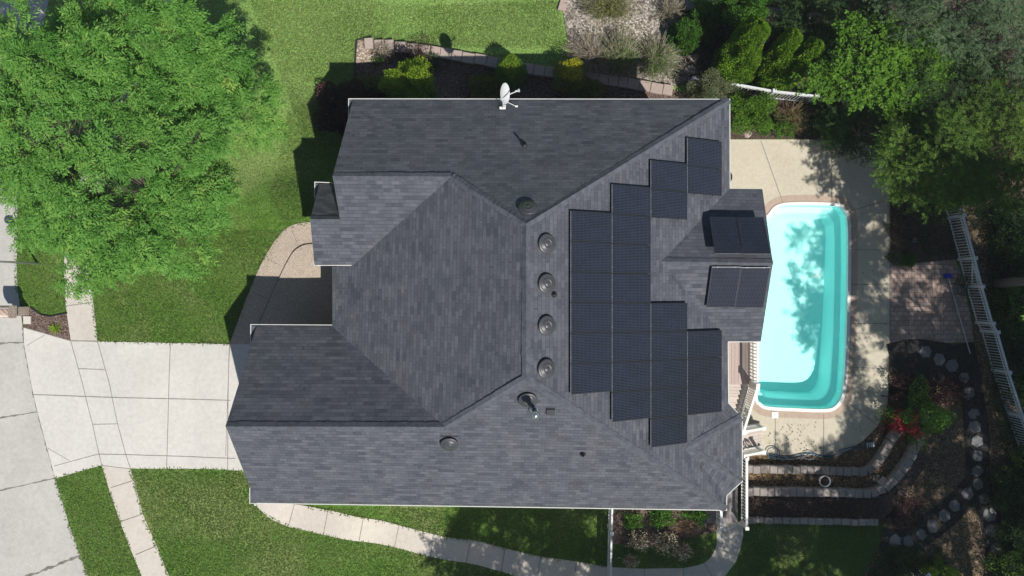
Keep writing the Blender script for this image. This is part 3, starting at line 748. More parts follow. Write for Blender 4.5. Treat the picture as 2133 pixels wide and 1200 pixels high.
mb=MB(c0); pcx=(min(p.x for p in pool_w)+max(p.x for p in pool_w))/2; pcy=(y0+y1)/2; hwx=max(p.x for p in pool_w)-pcx; hwy=(y1-y0)/2
def shrink(d): return [Vector((pcx+(p.x-pcx)*(1-d/hwx),pcy+(p.y-pcy)*(1-d/hwy),p.z)) for p in pool_w]
a=shrink(.03); b_=shrink(.06); c_=shrink(.32); c2=shrink(.36); d_=shrink(.56)
ring(mb,a,POOLZ-.02,b_,POOLZ-.62)
ring(mb,b_,POOLZ-.62,c_,POOLZ-.68); ring(mb,c_,POOLZ-.68,c2,POOLZ-.74); ring(mb,c2,POOLZ-.74,d_,depth)
n_=len(d_); mb.add([Vector((p.x,p.y,depth(p))) for p in d_]+[Vector((pcx,pcy,depth(Vector((pcx,pcy,0)))))],[(i,(i+1)%n_,n_) for i in range(n_)])
mb.build("basin",shellmat(),pool,smooth=False)
def watermat():
    m=bpy.data.materials.new("pool_water"); m.use_nodes=True; n=m.node_tree; n.nodes.clear()
    out=N(n,"ShaderNodeOutputMaterial"); tr=N(n,"ShaderNodeBsdfTransparent"); gl=N(n,"ShaderNodeBsdfGlossy"); gl.inputs["Roughness"].default_value=.03
    fr=N(n,"ShaderNodeFresnel"); fr.inputs[0].default_value=1.33; mx=N(n,"ShaderNodeMixShader")
    v=coord(n); nz=noise(n,5,3,.6,v); bp=N(n,"ShaderNodeBump"); bp.inputs["Strength"].default_value=.15; bp.inputs["Distance"].default_value=.02
    n.links.new(nz.outputs[0],bp.inputs["Height"]); n.links.new(bp.outputs[0],gl.inputs["Normal"]); n.links.new(bp.outputs[0],fr.inputs["Normal"])
    n.links.new(fr.outputs[0],mx.inputs[0]); n.links.new(tr.outputs[0],mx.inputs[1]); n.links.new(gl.outputs[0],mx.inputs[2]); n.links.new(mx.outputs[0],out.inputs[0])
    ab=N(n,"ShaderNodeVolumeAbsorption"); ab.inputs[0].default_value=(.35,.97,.96,1); ab.inputs[1].default_value=.10; n.links.new(ab.outputs[0],out.inputs[1])
    return m
mb=MB(c0); ring(mb,i04,POOLZ-.12,offset_poly(pool_w,-.75),POOLZ-2.3)
mb.v=[];mb.f=[];mb.m=[]
top=[Vector((p.x,p.y,POOLZ-.12)) for p in offset_poly(pool_w,-.025)]; bot=[Vector((p.x,p.y,POOLZ-2.4)) for p in offset_poly(pool_w,-.025)]
n_=len(top); mb.add(top+bot,[tuple(range(n_)),tuple(range(2*n_-1,n_-1,-1))]+[(i,n_+i,n_+(i+1)%n_,(i+1)%n_) for i in range(n_)])
wo=mb.build("water",watermat(),pool)
bmn=bmesh.new(); bmn.from_mesh(wo.data); bmesh.ops.recalc_face_normals(bmn,faces=bmn.faces[:]); bmn.to_mesh(wo.data); bmn.free()
mb=MB(c0); q=P(1613,864,POOLZ); mb.box((q.x,q.y,POOLZ+.07),(.30,.28,.03)); mb.lathe([(.10,0),(.10,.012),(.02,.014)],(q.x,q.y,POOLZ+.085),16)
mb.build("skimmer_lid",M["white"],pool)

# ================================================================ HOUSE
house=empty("house",(0,0,0),"large single family house with dark grey shingled hip and gable roof","house")
def plane_of(pts):
    n=Vector((0,0,0)); c=sum(pts,Vector((0,0,0)))/len(pts)
    for i in range(len(pts)):
        a=pts[i]-c; b=pts[(i+1)%len(pts)]-c; n+=a.cross(b)
    n.normalize(); n = n if n.z>0 else -n; return (c,n)
def on_plane(px,py,pln,lift=0):
    c,n=pln; o=Vector((0,0,CZ)); d=P(px,py,0)-o
    t=(c+n*lift-o).dot(n)/d.dot(n); return o+d*t
def zpl(pln,x,y): c,n=pln; return c.z-((x-c.x)*n.x+(y-c.y)*n.y)/n.z
V={}
V["rN"]=P(1096,466,7.5); V["rS"]=P(1096,788,7.5); V["NE"]=P(1519,208,3.2)
east=(V["rN"].copy(),Vector((.57,0,1)).normalized())
def E(px,py): return on_plane(px,py,east)
V["NE"]=E(1519,208); V["E1"]=E(1519,394); V["apexE"]=E(1379,545); V["S1"]=E(1516,711); V["B1"]=E(1517,840); V["ap"]=E(1430,933); V["SE"]=E(1512,1061)
V["NW"]=P(735,208,3.2); V["gN"]=P(693,367,5.92); V["jN"]=P(940,368,5.92); V["jS"]=P(926,889,5.92)
V["a"]=P(692,680,3.2); V["b"]=P(692,556,3.2); V["c"]=P(737,551,3.68); V["d"]=P(655,551,3.66)
V["sp"]=P(646,457,4.87); V["q"]=P(708,457,4.87); V["r"]=Vector((-5.50,3.82,3.2)); V["s"]=P(665,383,3.2)
V["gp"]=P(470,888,5.92); V["ge"]=P(534,680,3.2); V["gs"]=P(533,1046,3.2)
zpk=V["apexE"].z
V["E2"]=P(1588,394,3.2); V["pk"]=P(1610,548,zpk); V["E3"]=P(1585,711,3.2)
V["B2"]=P(1545,869,3.22); V["B3"]=P(1545,1002,3.22); V["B4"]=P(1513,1033,3.18)
V["b2"]=V["b"]
FACES=dict(north=["NW","NE","rN","jN","gN"],west=["jN","rN","rS","jS","a","b","c"],front=["gN","jN","c","d","sp","q"],small=["s","r","q","sp"],
 gar=["gp","ge","a","jS"],south=["gp","jS","rS","SE","gs"],east=["rN","NE","E1","apexE","S1","B1","ap","SE","rS"],extn=["E1","E2","pk","apexE"],exts=["apexE","pk","E3","S1"],
 bay1=["B1","B2","ap"],bay2=["B2","B3","ap"],bay3=["B3","B4","SE","ap"])
PL={k:plane_of([V[v] for v in f]) for k,f in FACES.items()}; PL["east"]=east
def roof():
    me=bpy.data.meshes.new("roof"); names=list(V); idx={k:i for i,k in enumerate(names)}; nv=len(names)
    T=.17
    vs=[tuple(V[k]) for k in names]+[(V[k].x,V[k].y,V[k].z-T) for k in names]
    fs=[];mi=[];uvs=[]
    def uvof(pln,p):
        c,n=pln; h=Vector((-n.y,n.x,0)); h = h.normalized() if h.length>1e-6 else Vector((1,0,0)); s=n.cross(h)
        if s.z<0: s=-s
        return (p.dot(h),p.dot(s))
    edges={}
    for k,f in FACES.items():
        ids=[idx[v] for v in f]; pts=[V[v] for v in f]
        ar=sum(pts[i].x*pts[(i+1)%len(f)].y-pts[(i+1)%len(f)].x*pts[i].y for i in range(len(f)))
        if ar<0: ids=ids[::-1]; pts=pts[::-1]
        fs.append(tuple(ids)); mi.append(0); uvs+= [uvof(PL[k],p) for p in pts]
        for i in range(len(ids)):
            a,b=ids[i],ids[(i+1)%len(ids)]; edges[(a,b)]=1
        fs.append(tuple(i+nv for i in ids[::-1])); mi.append(1); uvs+=[(0,0)]*len(ids)
    for (a,b) in list(edges):
        if (b,a) not in edges:
            fs.append((b,a,a+nv,b+nv)); mi.append(1); uvs+=[(0,0)]*4
    me.from_pydata(vs,[],fs); me.polygons.foreach_set("material_index",mi)
    ul=me.uv_layers.new(name="UVMap"); ul.data.foreach_set("uv",[x for u in uvs for x in u])
    return link("roof",me,[M["shingle"],M["white"]],house)
rf=roof()
def ridge_caps():
    R=[("rN","rS","west","east"),("gN","jN","north","front"),("jN","rN","north","west"),("rN","NE","north","east"),("gp","jS","gar","south"),("rS","jS","west","south"),
        ("apexE","pk","extn","exts"),("rS","SE","east","south"),("sp","q","small","front"),("B2","ap","bay1","bay2"),("B3","ap","bay2","bay3")]
    for a,b,f1,f2 in R:
        mb=MB(); A,B=V[a],V[b]; d=B-A; L=d.length; k=int(L/.17); d2=Vector((d.x,d.y,0)).normalized(); s=Vector((-d2.y,d2.x,0))
        lo = -1 if A.z<B.z-.1 else 1
        for i in range(k):
            t0,t1=i/k,(i+1.0)/k; vs=[]
            lf=(.034,.016) if lo>0 else (.016,.034)
            lf=(lf[1],lf[0])
            jit=random.uniform(-.004,.006); wj=random.uniform(.13,.15)
            for t,l in ((t0,lf[0]),(t1,lf[1])):
                p=A.lerp(B,t)
                for w_ in (-wj,0,wj):
                    q=p+s*w_; z=min(zpl(PL[f1],q.x,q.y),zpl(PL[f2],q.x,q.y)); z=min(z,p.z) if w_ else p.z
                    vs.append((q.x,q.y,z+l+jit+(.012 if w_==0 else 0)))
            vs+= [(v[0],v[1],v[2]-.03) for v in vs]
            mb.add(vs,[(0,3,4,1),(1,4,5,2),(0,1,7,6),(1,2,8,7),(3,9,10,4),(4,10,11,5),(0,6,9,3),(2,5,11,8)])
        rc=mb.build("ridge_cap",M["shingle_cap"],rf)
        bmn=bmesh.new(); bmn.from_mesh(rc.data); bmesh.ops.recalc_face_normals(bmn,faces=bmn.faces[:]); bmn.to_mesh(rc.data); bmn.free()
ridge_caps()
# gutters: open channels round the eaves (clockwise in the photo, house on the right hand)
GUT=[[(725,246),(725.5,205),(1521,206),(1521.5,393)],[(1521.5,393),(1590,393)],[(1586,713),(1517,713),(1518.5,840),(1547,869),(1547,1003),(1514.5,1033),(1514.5,1064),(519.5,1049),(519.5,1016)],
     [(521.5,716),(521.5,675.5),(694,676.5),(694,552)],[(738,553.5),(653.5,553.5),(654,506)],[(654.5,412),(655,378.5),(692,380)]]
for gi,gp_ in enumerate(GUT):
    mb=MB(); z0=3.13 if gi!=4 else 3.58
    pts=[P(x,y,z0+.05) for x,y in gp_]
    for i,(a,b) in enumerate(zip(pts,pts[1:])):
        d=(b-a).normalized(); rn=Vector((d.y,-d.x,0)); e=.002*((i+gi)%4)
        zt=z0+.05+e
        a2=a-d*.0; b2=b+d*.0
        mb.cur=0; mb.bar(Vector((a2.x,a2.y,zt-.05))+rn*.012,Vector((b2.x,b2.y,zt-.05))+rn*.012,.024,.10)
        mb.cur=1; mb.bar(Vector((a2.x,a2.y,zt-.09))+rn*.078,Vector((b2.x,b2.y,zt-.09))+rn*.078,.092,.02)  # channel floor coloured dark for the shade inside a white gutter
    mb.build("gutter",[M["whitedull"],M["darkmetal"]],house)
# boxed eave returns at the gable corners
for pts,pl_,z in (([(727,208),(727,243),(733,214),(736,208)],"north",3.15),([(523,679),(523,712),(531,690),(535,680)],"gar",3.15),([(657,382),(657,408),(663,389),(666,383)],"small",3.15),([(521,1019),(521,1047),(534,1047),(530,1036)],"south",3.15),([(657,508),(657,550),(662,550),(660,530)],"front",3.60)):
    mb=MB(); q=[P(x,y,z) for x,y in pts]; mb.add(q+[Vector((p.x,p.y,p.z-.06)) for p in q],[(0,1,2,3),(7,6,5,4),(0,4,5,1),(1,5,6,2),(2,6,7,3),(3,7,4,0)])
    mb.build("eave_return",M["shingle_cap"],house)
# walls
def wallbox(x0,x1,y0,y1,zt,mat,zb=-4.0):
    mb=MB(); mb.box(((x0+x1)/2,(y0+y1)/2,(zb+zt)/2),(x1-x0,y1-y0,zt-zb)); return mb.build("wall",mat,house)
wallbox(-5.45,7.5,-7.7,6.5,3.05,M["siding"]); wallbox(-6.1,-5.46,-7.45,3.3,3.03,M["brick"]); wallbox(-6.62,-6.11,1.35,3.28,3.0,M["brick"])
wallbox(-9.15,-6.11,-7.43,-1.85,3.02,M["brick"],-1.0); wallbox(7.51,8.75,-1.55,3.25,3.02,M["siding"]); wallbox(7.51,8.05,-6.9,-5.1,3.01,M["siding"])
def gable(x,ys,zs,mat,t=.15):
    mb=MB(); v=[(x,ys[0],zs[0]),(x,ys[1],zs[1]),(x,ys[2],zs[2])]; v2=[(x+t,a,b) for _,a,b in v]
    mb.add(v+v2,[(0,1,2),(5,4,3),(0,3,4,1),(1,4,5,2),(2,5,3,0)]); mb.build("gable_wall",mat,house)
gable(-5.44,(6.5,3.72,.9),(3.1,5.6,3.1),M["siding"]); gable(-9.14,(-1.85,-4.64,-7.43),(3.05,5.6,3.05),M["brick"]); gable(8.58,(3.2,.88,-1.5),(3.05,4.4,3.05),M["siding"])
# garage door and pool side doors
mb=MB(); mb.box((-9.18,-4.64,1.1),(.05,4.8,2.2))
for k in range(4): mb.box((-9.22,-4.64,.28+k*.55),(.03,4.76,.50))
mb.build("garage_door",M["white"],house)
for y in (-.6,1.0,2.3):
    mb=MB(); mb.box((8.77,y,-1.0+.0),(.06,1.1,1.5)); w_=mb.build("window",M["white"],house)
    mb=MB(); mb.box((8.81,y,-1.0),(.03,.96,1.36)); mb.build("pane",M["cell"],w_)
# downspout at the south west corner
mb=MB(); q=P(531,1052,3.1); mb.tube([q,q+Vector((0,0,-.15)),(q.x+.05,-7.5,2.7),(q.x+.05,-7.5,.1),(q.x-.2,-7.8,.0)],.035,6); mb.build("downspout",M["white"],house)

# ---------------------------------------------------------------- things on the roof
def frame_at(p,n):
    z=n; x=Vector((1,0,0)); x=(x-z*x.dot(z)).normalized(); y=z.cross(x); m=Matrix((x,y,z)).transposed().to_4x4(); m.translation=p; return m
def copy_thing(root,mat_,label):
    r=root.copy(); COL.objects.link(r); r.matrix_world=mat_; r["label"]=label
    for ch in root.children:
        c=ch.copy(); COL.objects.link(c); c.parent=r; c.matrix_parent_inverse.identity()
        for g in ch.children:
            d=g.copy(); COL.objects.link(d); d.parent=c; d.matrix_parent_inverse.identity()
    return r
VENTS=[(1136,508,"east","dark round roof vent on the pool side slope, first below the domed vent"),(1136,591,"east","dark round roof vent with a thin pipe just below it, second down the row"),
 (1136,678,"east","dark round roof vent in the row beside the ridge, third from the top"),(1135,768,"east","dark round roof vent at the lower end of the row beside the ridge"),
 (1100,437,"north","domed roof vent on the north slope behind the hip junction"),(1100,829,"south","round roof vent partly shaded by the metal flue"),(937,921,"south","lone round roof vent below the garage ridge end")]
v0=None
for px,py,f,lab in VENTS:
    pl_=PL[f]; p=on_plane(px,py,pl_); m4=frame_at(p,pl_[1])
    if v0 is None:
        v0=empty("roof_vent",(0,0,0),lab,"roof vent","round vents on the shingled roof")
        mb=MB(); mb.lathe([(.20,-.02),(.20,.10),(.19,.10)],n=28); mb.build("collar",M["blackp"],v0,smooth=False)
        mb=MB(); mb.lathe([(.28,.075),(.31,.085),(.318,.105),(.30,.125),(.24,.130),(.19,.145),(.16,.175),(.135,.178),(.11,.155),(.085,.160),(.06,.180),(.01,.184)],n=32); mb.build("hood",M["ventmat"],v0,smooth=True)
        mb=MB(); mb.box((0,0,.006),(.62,.6,.010)); mb.build("flashing",M["shingle_cap"],v0)
        v0.matrix_world=m4
    else: copy_thing(v0,m4,lab)
def pipe(px,py,f,h,r,label,ht=1.0):
    pl_=PL[f]; p=on_plane(px,py,pl_); e=empty("vent_pipe",p,label,"vent pipe","small plumbing vents through the shingles")
    mb=MB(p); mb.tube([p-Vector((0,0,.05)),p+Vector((0,0,h))],r,12,cap=False); mb.tube([p+Vector((0,0,h)),p-Vector((0,0,.0))],r*.8,12,cap=False); mb.build("pipe",M["darkmetal"],e)
    mb=MB(p); R=frame_at(p,pl_[1]).to_3x3(); mb.lathe([(.11,.004),(.10,.02),(r*1.25,.10)],p,14,R); mb.build("boot",M["blackp"],e,smooth=True)
pipe(1092,302,"north",.42,.04,"thin black vent pipe on the north slope above the domed vent"); pipe(1154,613,"east",.14,.035,"stubby black vent pipe right below the second round vent"); pipe(1214,946,"south",.16,.035,"tiny black vent pipe alone on the south slope")
# metal flue
p=on_plane(1113,852,PL["south"]); fl=empty("flue",p,"shiny round metal flue with cap casting a long shadow","flue")
mb=MB(p); mb.lathe([(.20,-.05),(.17,.10),(.085,.20)],p,18); mb.build("flashing",M["steel"],fl,smooth=True)
mb=MB(p); top=Vector((p.x,p.y,p.z+1.15)); mb.tube([p,top],.075,16); mb.build("pipe",M["darkmetal"],fl,smooth=False)
mb=MB(p); mb.lathe([(.085,0),(.13,.02),(.135,.16),(.10,.20),(.06,.235),(.01,.25)],top,20); mb.build("cap",M["steel"],fl,smooth=True)
# square box vent
pl_=PL["south"]; p=on_plane(1147,856,pl_); bv=empty("box_vent",(0,0,0),"small square box vent right of the metal flue","box vent")
mb=MB(); mb.box((0,.02,.06),(.27,.27,.08)); mb.build("hood",M["ventmat"],bv); mb=MB(); mb.box((0,0,.012),(.36,.36,.012)); mb.build("flashing",M["shingle_cap"],bv); bv.matrix_world=frame_at(p,pl_[1])
# satellite dish
pl_=PL["north"]; foot=on_plane(1047,226,pl_); dish=empty("satellite_dish",foot,"off white satellite dish with feed arm standing on the north eave","satellite dish")
dc=P(1051,195,4.25); aim=Vector((.86,-.10,.42)).normalized()
z=aim; x=Vector((.10,.9,-.45)); x=(x-z*x.dot(z)).normalized(); y=z.cross(x); R=Matrix((x,y,z)).transposed()
mb=MB(foot); mb.lathe([(.012,-.05),(.12,-.044),(.22,-.026),(.31,.0),(.36,.022),(.372,.026),(.36,.016),(.30,-.014),(.20,-.04),(.01,-.062)],dc,32,R)
mb.v=[tuple((Vector(v)+foot-dc if False else Vector(v))) for v in mb.v]; mb.build("reflector",M["dishw"],dish,smooth=True)
feed=P(1079,189,4.45); mb=MB(foot); base_=dc-x*.30; mb.tube([base_-z*.05,P(1060,197,4.15),feed],.022,8); mb.build("feed_arm",M["dishw"],dish)
mb=MB(foot); fd=(dc-feed).normalized(); mb.tube([feed-fd*.02,feed+fd*.10],.035,10); mb.tube([feed-fd*.05,feed-fd*.02],.06,12); mb.build("receiver",M["dishw"],dish)
mb=MB(foot); mb.tube([foot+Vector((0,0,-.02)),foot+Vector((.03,.08,.45)),dc-z*.07],.026,10); mb.build("mast",M["white"],dish)
for a in ((1076,222),(1051,221)):
    q=on_plane(*a,pl_); mb=MB(foot); mb.tube([q,foot.lerp(dc,.55)],.012,6); mb.box(q+Vector((0,0,.02)),(.09,.06,.03)); mb.build("strut",M["white"],dish)
mb=MB(foot); mb.box(foot+Vector((0,0,.015)),(.22,.12,.03)); mb.build("foot_plate",M["white"],dish)

# ---------------------------------------------------------------- solar panels
PW,PH=1.0,1.0
def panel_master(L,W):
    e=empty("solar_panel",(0,0,0),"","solar panel","black solar panels on the pool side roof")
    mb=MB()
    for y in (-W/2+.012,W/2-.012): mb.box((0,y,0),(L,.024,.036))
    for x_ in (-L/2+.012,L/2-.012): mb.box((x_,0,0.0007),(.024,W-.049,.036))
    mb.build("frame",M["panelframe"],e)
    mb=MB(); mb.box((0,0,.002),(L-.05,W-.05,.022)); mb.build("cell_sheet",M["cell"],e)
    for x_ in (-L*.27,L*.27):
        mb=MB(); mb.box((x_,0,-.045),(.04,W+.03,.04)); mb.build("mounting_rail",M["panelframe"],e)
    mb=MB(); mb.box((-L/2-.010,0,.006),(.016,W-.01,.024)); mb.build("edge_rail",M["rail"],e)  # pale strip paints the light caught on this frame edge
    for y in (-.30,.28):
        mb=MB(); mb.box((-L/2-.012,y*W,.012),(.03,.045,.022)); mb.build("clamp",M["rail"],e)
    return e
ax=Vector((1,0,-.57)).normalized(); ay=Vector((0,1,0)); az=ax.cross(ay)
cols=[1188.5,1275,1357,1432.5,1503]
LIFT=.13
Xc=[on_plane(c,600,east,LIFT).x for c in cols]
#print("col widths",[ (Xc[i+1]-Xc[i])/ax.x for i in range(4)])
step=(Xc[4]-Xc[0])/4; plen=step/ax.x-.018; pitch=.986
ordn=["first","second","third","fourth","fifth","sixth","seventh","eighth"]
pm=panel_master(plen,pitch-.014)
jobs=[]
for ci,ytop,cnt,desc in ((0,438.5,6,"leftmost column, nearest the ridge"),(1,383.5,8,"tallest column of eight"),(2,333.5,2,"upper pair in the third column"),(3,286.5,2,"upper pair in the fourth column"),
                    (2,631.5,5,"lower five of the third column"),(3,690,3,"lower three of the fourth column")):
    xc=(Xc[ci]+Xc[ci+1])/2 if False else Xc[0]+step*(ci+.5)
    xl=cols[ci]; yt=on_plane(xl,ytop,east,LIFT).y
    for k in range(cnt):
        yc=yt-pitch*(k+.5); zc=zpl(east,xc,yc)+LIFT/east[1].z
        m4=Matrix((ax,ay,az)).transposed().to_4x4(); m4.translation=(xc,yc,zc)
        jobs.append((m4,"black solar panel, %s from top in %s"%(ordn[k],desc)))
for i,(m4,lab) in enumerate(jobs):
    if i==0: pm.matrix_world=m4; pm["label"]=lab
    else: copy_thing(pm,m4,lab)
def ext_panels(face,pxs,lift,labs,down):
    pl_=PL[face]; n=pl_[1]; c,nn=pl_
    for (quad,lab) in zip(pxs,labs):
        q=[on_plane(a,b,pl_,lift) for a,b in quad]; cen=sum(q,Vector())/4
        dn=Vector((0,down,0)); dn=(dn-n*dn.dot(n)).normalized(); sd=n.cross(dn)
        m4=Matrix((dn,sd,n)).transposed().to_4x4(); m4.translation=cen
        jobs2.append((m4,lab,(q[0]-q[3]).length,(q[0]-q[1]).length))
jobs2=[]
ext_panels("extn",[[(1479,452),(1535,453),(1544,528),(1487,528)],[(1535,453),(1592,454),(1605,529),(1544,528)]],.30,["black solar panel raised on the north slope of the small gable, inner one","black solar panel raised on the north slope of the small gable, by the pool"],1)
ext_panels("exts",[[(1481,556),(1543,557),(1531,640),(1473,639)],[(1543,557),(1605,557),(1589,642),(1531,640)]],.14,["bluish solar panel on the south slope of the small gable, inner one","bluish solar panel on the south slope of the small gable, by the pool"],-1)
#print("ext",[(round(a,2),round(b,2)) for _,_,a,b in jobs2])
for side in (0,2):
    aL=(jobs2[side][2]+jobs2[side+1][2])/2; aW=(jobs2[side][3]+jobs2[side+1][3])/2-.012
    e2=panel_master(aL,aW)
    for k in (0,1):
        m4,lab=jobs2[side+k][:2]
        if k==0: e2.matrix_world=m4; e2["label"]=lab
        else: copy_thing(e2,m4,lab)

# ================================================================ DECK, STAIRS, RAILINGS
DK=-.22
deck=empty("wood_deck",P(1545,760,DK),"raised deck of pinkish tan boards between house and pool","deck"); do=deck.location
x0,x1=7.55,9.82; y0_,y1_=-2.05,-3.95
mb=MB(do); mb.box(((x0+x1)/2,(y0_+y1_)/2,DK-.02),(x1-x0,abs(y1_-y0_),.04)); mb.build("deck_floor",M["deckb"],deck)
mb=MB(do); mb.box(((x0+x1)/2+.01,(y0_+y1_)/2,DK-.16),(x1-x0-.02,abs(y1_-y0_)-.04,.22)); mb.build("rim_joist",M["whitedull"],deck)
for a,b in ((9.72,-2.15),(9.72,-3.85),(8.2,-3.85)):
    mb=MB(do); mb.box((a,b,(DK-.3-3.4)/2),(.14,.14,3.1)); mb.build("post",M["whitedull"],deck)
def railing(name,label,A,B,h=1.0,gap=.13,bw=.035,cap=.10,posts=True,group=None,mat="white"):
    """A,B: foot points in metres (z included)"""
    A=Vector(A);B=Vector(B); e=empty(name,A,label,"railing",group); up=Vector((0,0,1)); L=(B-A).length; k=max(1,int(L/gap))
    mb=MB(A); mb.bar(A+up*h,B+up*h,cap,.045); mb.build("top_rail",M[mat],e)
    mb=MB(A); mb.bar(A+up*.1,B+up*.1,.04,.05); mb.build("bottom_rail",M[mat],e)
    mb=MB(A)
    for i in range(1,k): q=A.lerp(B,i/k); mb.bar(q+up*.1,q+up*(h-.02),bw)
    mb.build("balusters",M[mat],e)
    if posts:
        for q in (A,B):
            mb=MB(A); mb.box(q+up*(h/2+.03),(.11,.11,h+.06)); mb.box(q+up*(h+.075),(.15,.15,.03)); mb.build("post",M[mat],e)
    return e
railing("deck_railing","white railing along the pool edge of the raised deck",(9.75,-2.1,DK),(9.75,-3.86,DK),1.0)
# upper stairs going down south
st=empty("wooden_stairs",(9.2,-3.95,DK),"pale wooden stairs going down from the deck past the eave","stairs"); o_=st.location; ns=10; ztop,zbot=DK,-2.12; ya,yb=-3.97,-6.15
for i in range(ns):
    t=(i+.5)/ns; z=ztop-(ztop-zbot)*(i+1)/(ns+.0); y=ya+(yb-ya)*t
    mb=MB(o_); mb.box((9.0,y,z+.0),(1.45,abs(yb-ya)/ns+.02,.04)); mb.build("tread",M["stairb"],st)
for x in (8.25,9.74):
    mb=MB(o_); mb.bar((x,ya,ztop-.25),(x,yb,zbot-.2),.05,.3); mb.build("stringer",M["whitedull"],st)
railing("stair_railing","white sloping stair railing on the pool side of the upper stairs",(9.74,-3.98,DK),(9.74,-6.1,zbot),.98)
railing("stair_railing","white sloping stair railing half hidden under the house eave",(8.27,-3.98,DK),(8.27,-6.1,zbot),.98)
# landing, walkway and short stairs to the pool
LZ=-2.14
ld=empty("wooden_walkway",P(1545,1000,LZ),"narrow grey board walkway running south from the stair landing","walkway"); o_=ld.location
mb=MB(o_); mb.box((8.95,-6.62,LZ-.02),(1.75,.9,.05)); mb.build("landing",M["deckb"],ld)
mb=MB(o_); mb.box((8.93,-8.63,LZ-.022),(1.72,3.12,.05)); mb.build("walk_boards",M["deckb2"],ld)
mb=MB(o_); mb.box((8.95,-8.2,LZ-.16),(1.6,3.9,.2)); mb.build("frame",M["whitedull"],ld)
railing("walkway_railing","long white railing along the garden side of the board walkway",(9.93,-7.2,LZ),(9.93,-10.15,LZ),.85,gap=.14)
railing("walkway_railing","short white railing ending in a square post beside the south lawn",(8.85,-8.9,LZ),(8.85,-10.15,LZ),.85,gap=.14)
s2=empty("pool_stairs",(9.85,-6.6,LZ),"short wooden steps from landing down to the pool terrace","stairs"); o_=s2.location
for i in range(5):
    z=LZ-(i+1)*.24; mb=MB(o_); mb.box((9.98+.27*i,-6.6,z),(.29,.95,.04)); mb.build("tread",M["stairb"],s2)
for y in (-6.1,-7.08):
    mb=MB(o_); mb.bar((9.82,y,LZ-.3),(11.1,y,-3.3),.05,.28); mb.build("stringer",M["whitedull"],s2)
railing("step_railing","white sloping railing on the upper side of the pool steps",(9.86,-6.08,LZ),(10.9,-6.08,-2.95),.85)
railing("step_railing","white sloping railing on the lower side of the pool steps",(9.86,-7.1,LZ),(10.9,-7.1,-2.95),.85)

# ================================================================ FENCES
def fence(label,line,h,posts_at,spacing=.125,name="picket_fence",rail_w=.09,pick=.03):
    """line: top-rail pixels; the run keeps height h above the terrain"""
    pts=[G(a,b,h) for a,b in line]; pts=[Vector((p.x,p.y,p.z-h)) for p in pts]
    e=empty(name,pts[0],label,"fence"); o=e.location; up=Vector((0,0,1))
    for i,(a,b) in enumerate(zip(pts,pts[1:])):
        d=(b-a); L=d.length; k=max(2,int(L/spacing)); mb=MB(o)
        for j in range(1,k): q=a.lerp(b,j/k); mb.bar(q+up*.06,q+up*(h-.03),pick,pick)
        mb.bar(a+up*.14,b+up*.14,.035,.05); mb.bar(a+up*(h-.22),b+up*(h-.22),.035,.04)
        mb.bar(a+up*(h-.01),b+up*(h-.01),rail_w,.035)
        mb.build("picket_panel",M["fencewhite"],e)
    for i in posts_at:
        q=pts[i]; mb=MB(o); mb.box(q+up*((h+.08)/2-.1),(.12,.12,h+.28)); mb.box(q+up*(h+.10),(.16,.16,.04)); mb.build("post",M["fencewhite"],e)
    return e
fence("white picket fence running past the upright evergreens behind the house",[(1445,164),(1524,174),(1612,190),(1700,200),(1785,214),(1868,232)],1.25,range(6),.14)
fence("white picket fence along the shaded far side of the patio",[(1990,400),(2006,449),(2030,538),(2045,597),(2067,674),(2077,692),(2101,776),(2131,868),(2160,950),(2190,1040)],1.25,range(10),.125)
fence("white picket fence panel crossing the side walk south of the house",[(1276,1045),(1274,1111),(1272.5,1200),(1271,1290)],1.2,(1,3),.13,rail_w=.07)
# gate brace
q0=G(2026,549,1.2); q1=G(2013,590,.15)
gb=empty("fence_gate",q1,"white gate leaf with slanting brace leaning against the fence","gate"); mb=MB(q1); mb.bar(q0,q1+Vector((.25,0,0)),.05); mb.build("brace",M["fencewhite"],gb)
mb=MB(q1); mb.bar(q0,G(2043,590,1.2),.05); mb.build("top_bar",M["fencewhite"],gb)

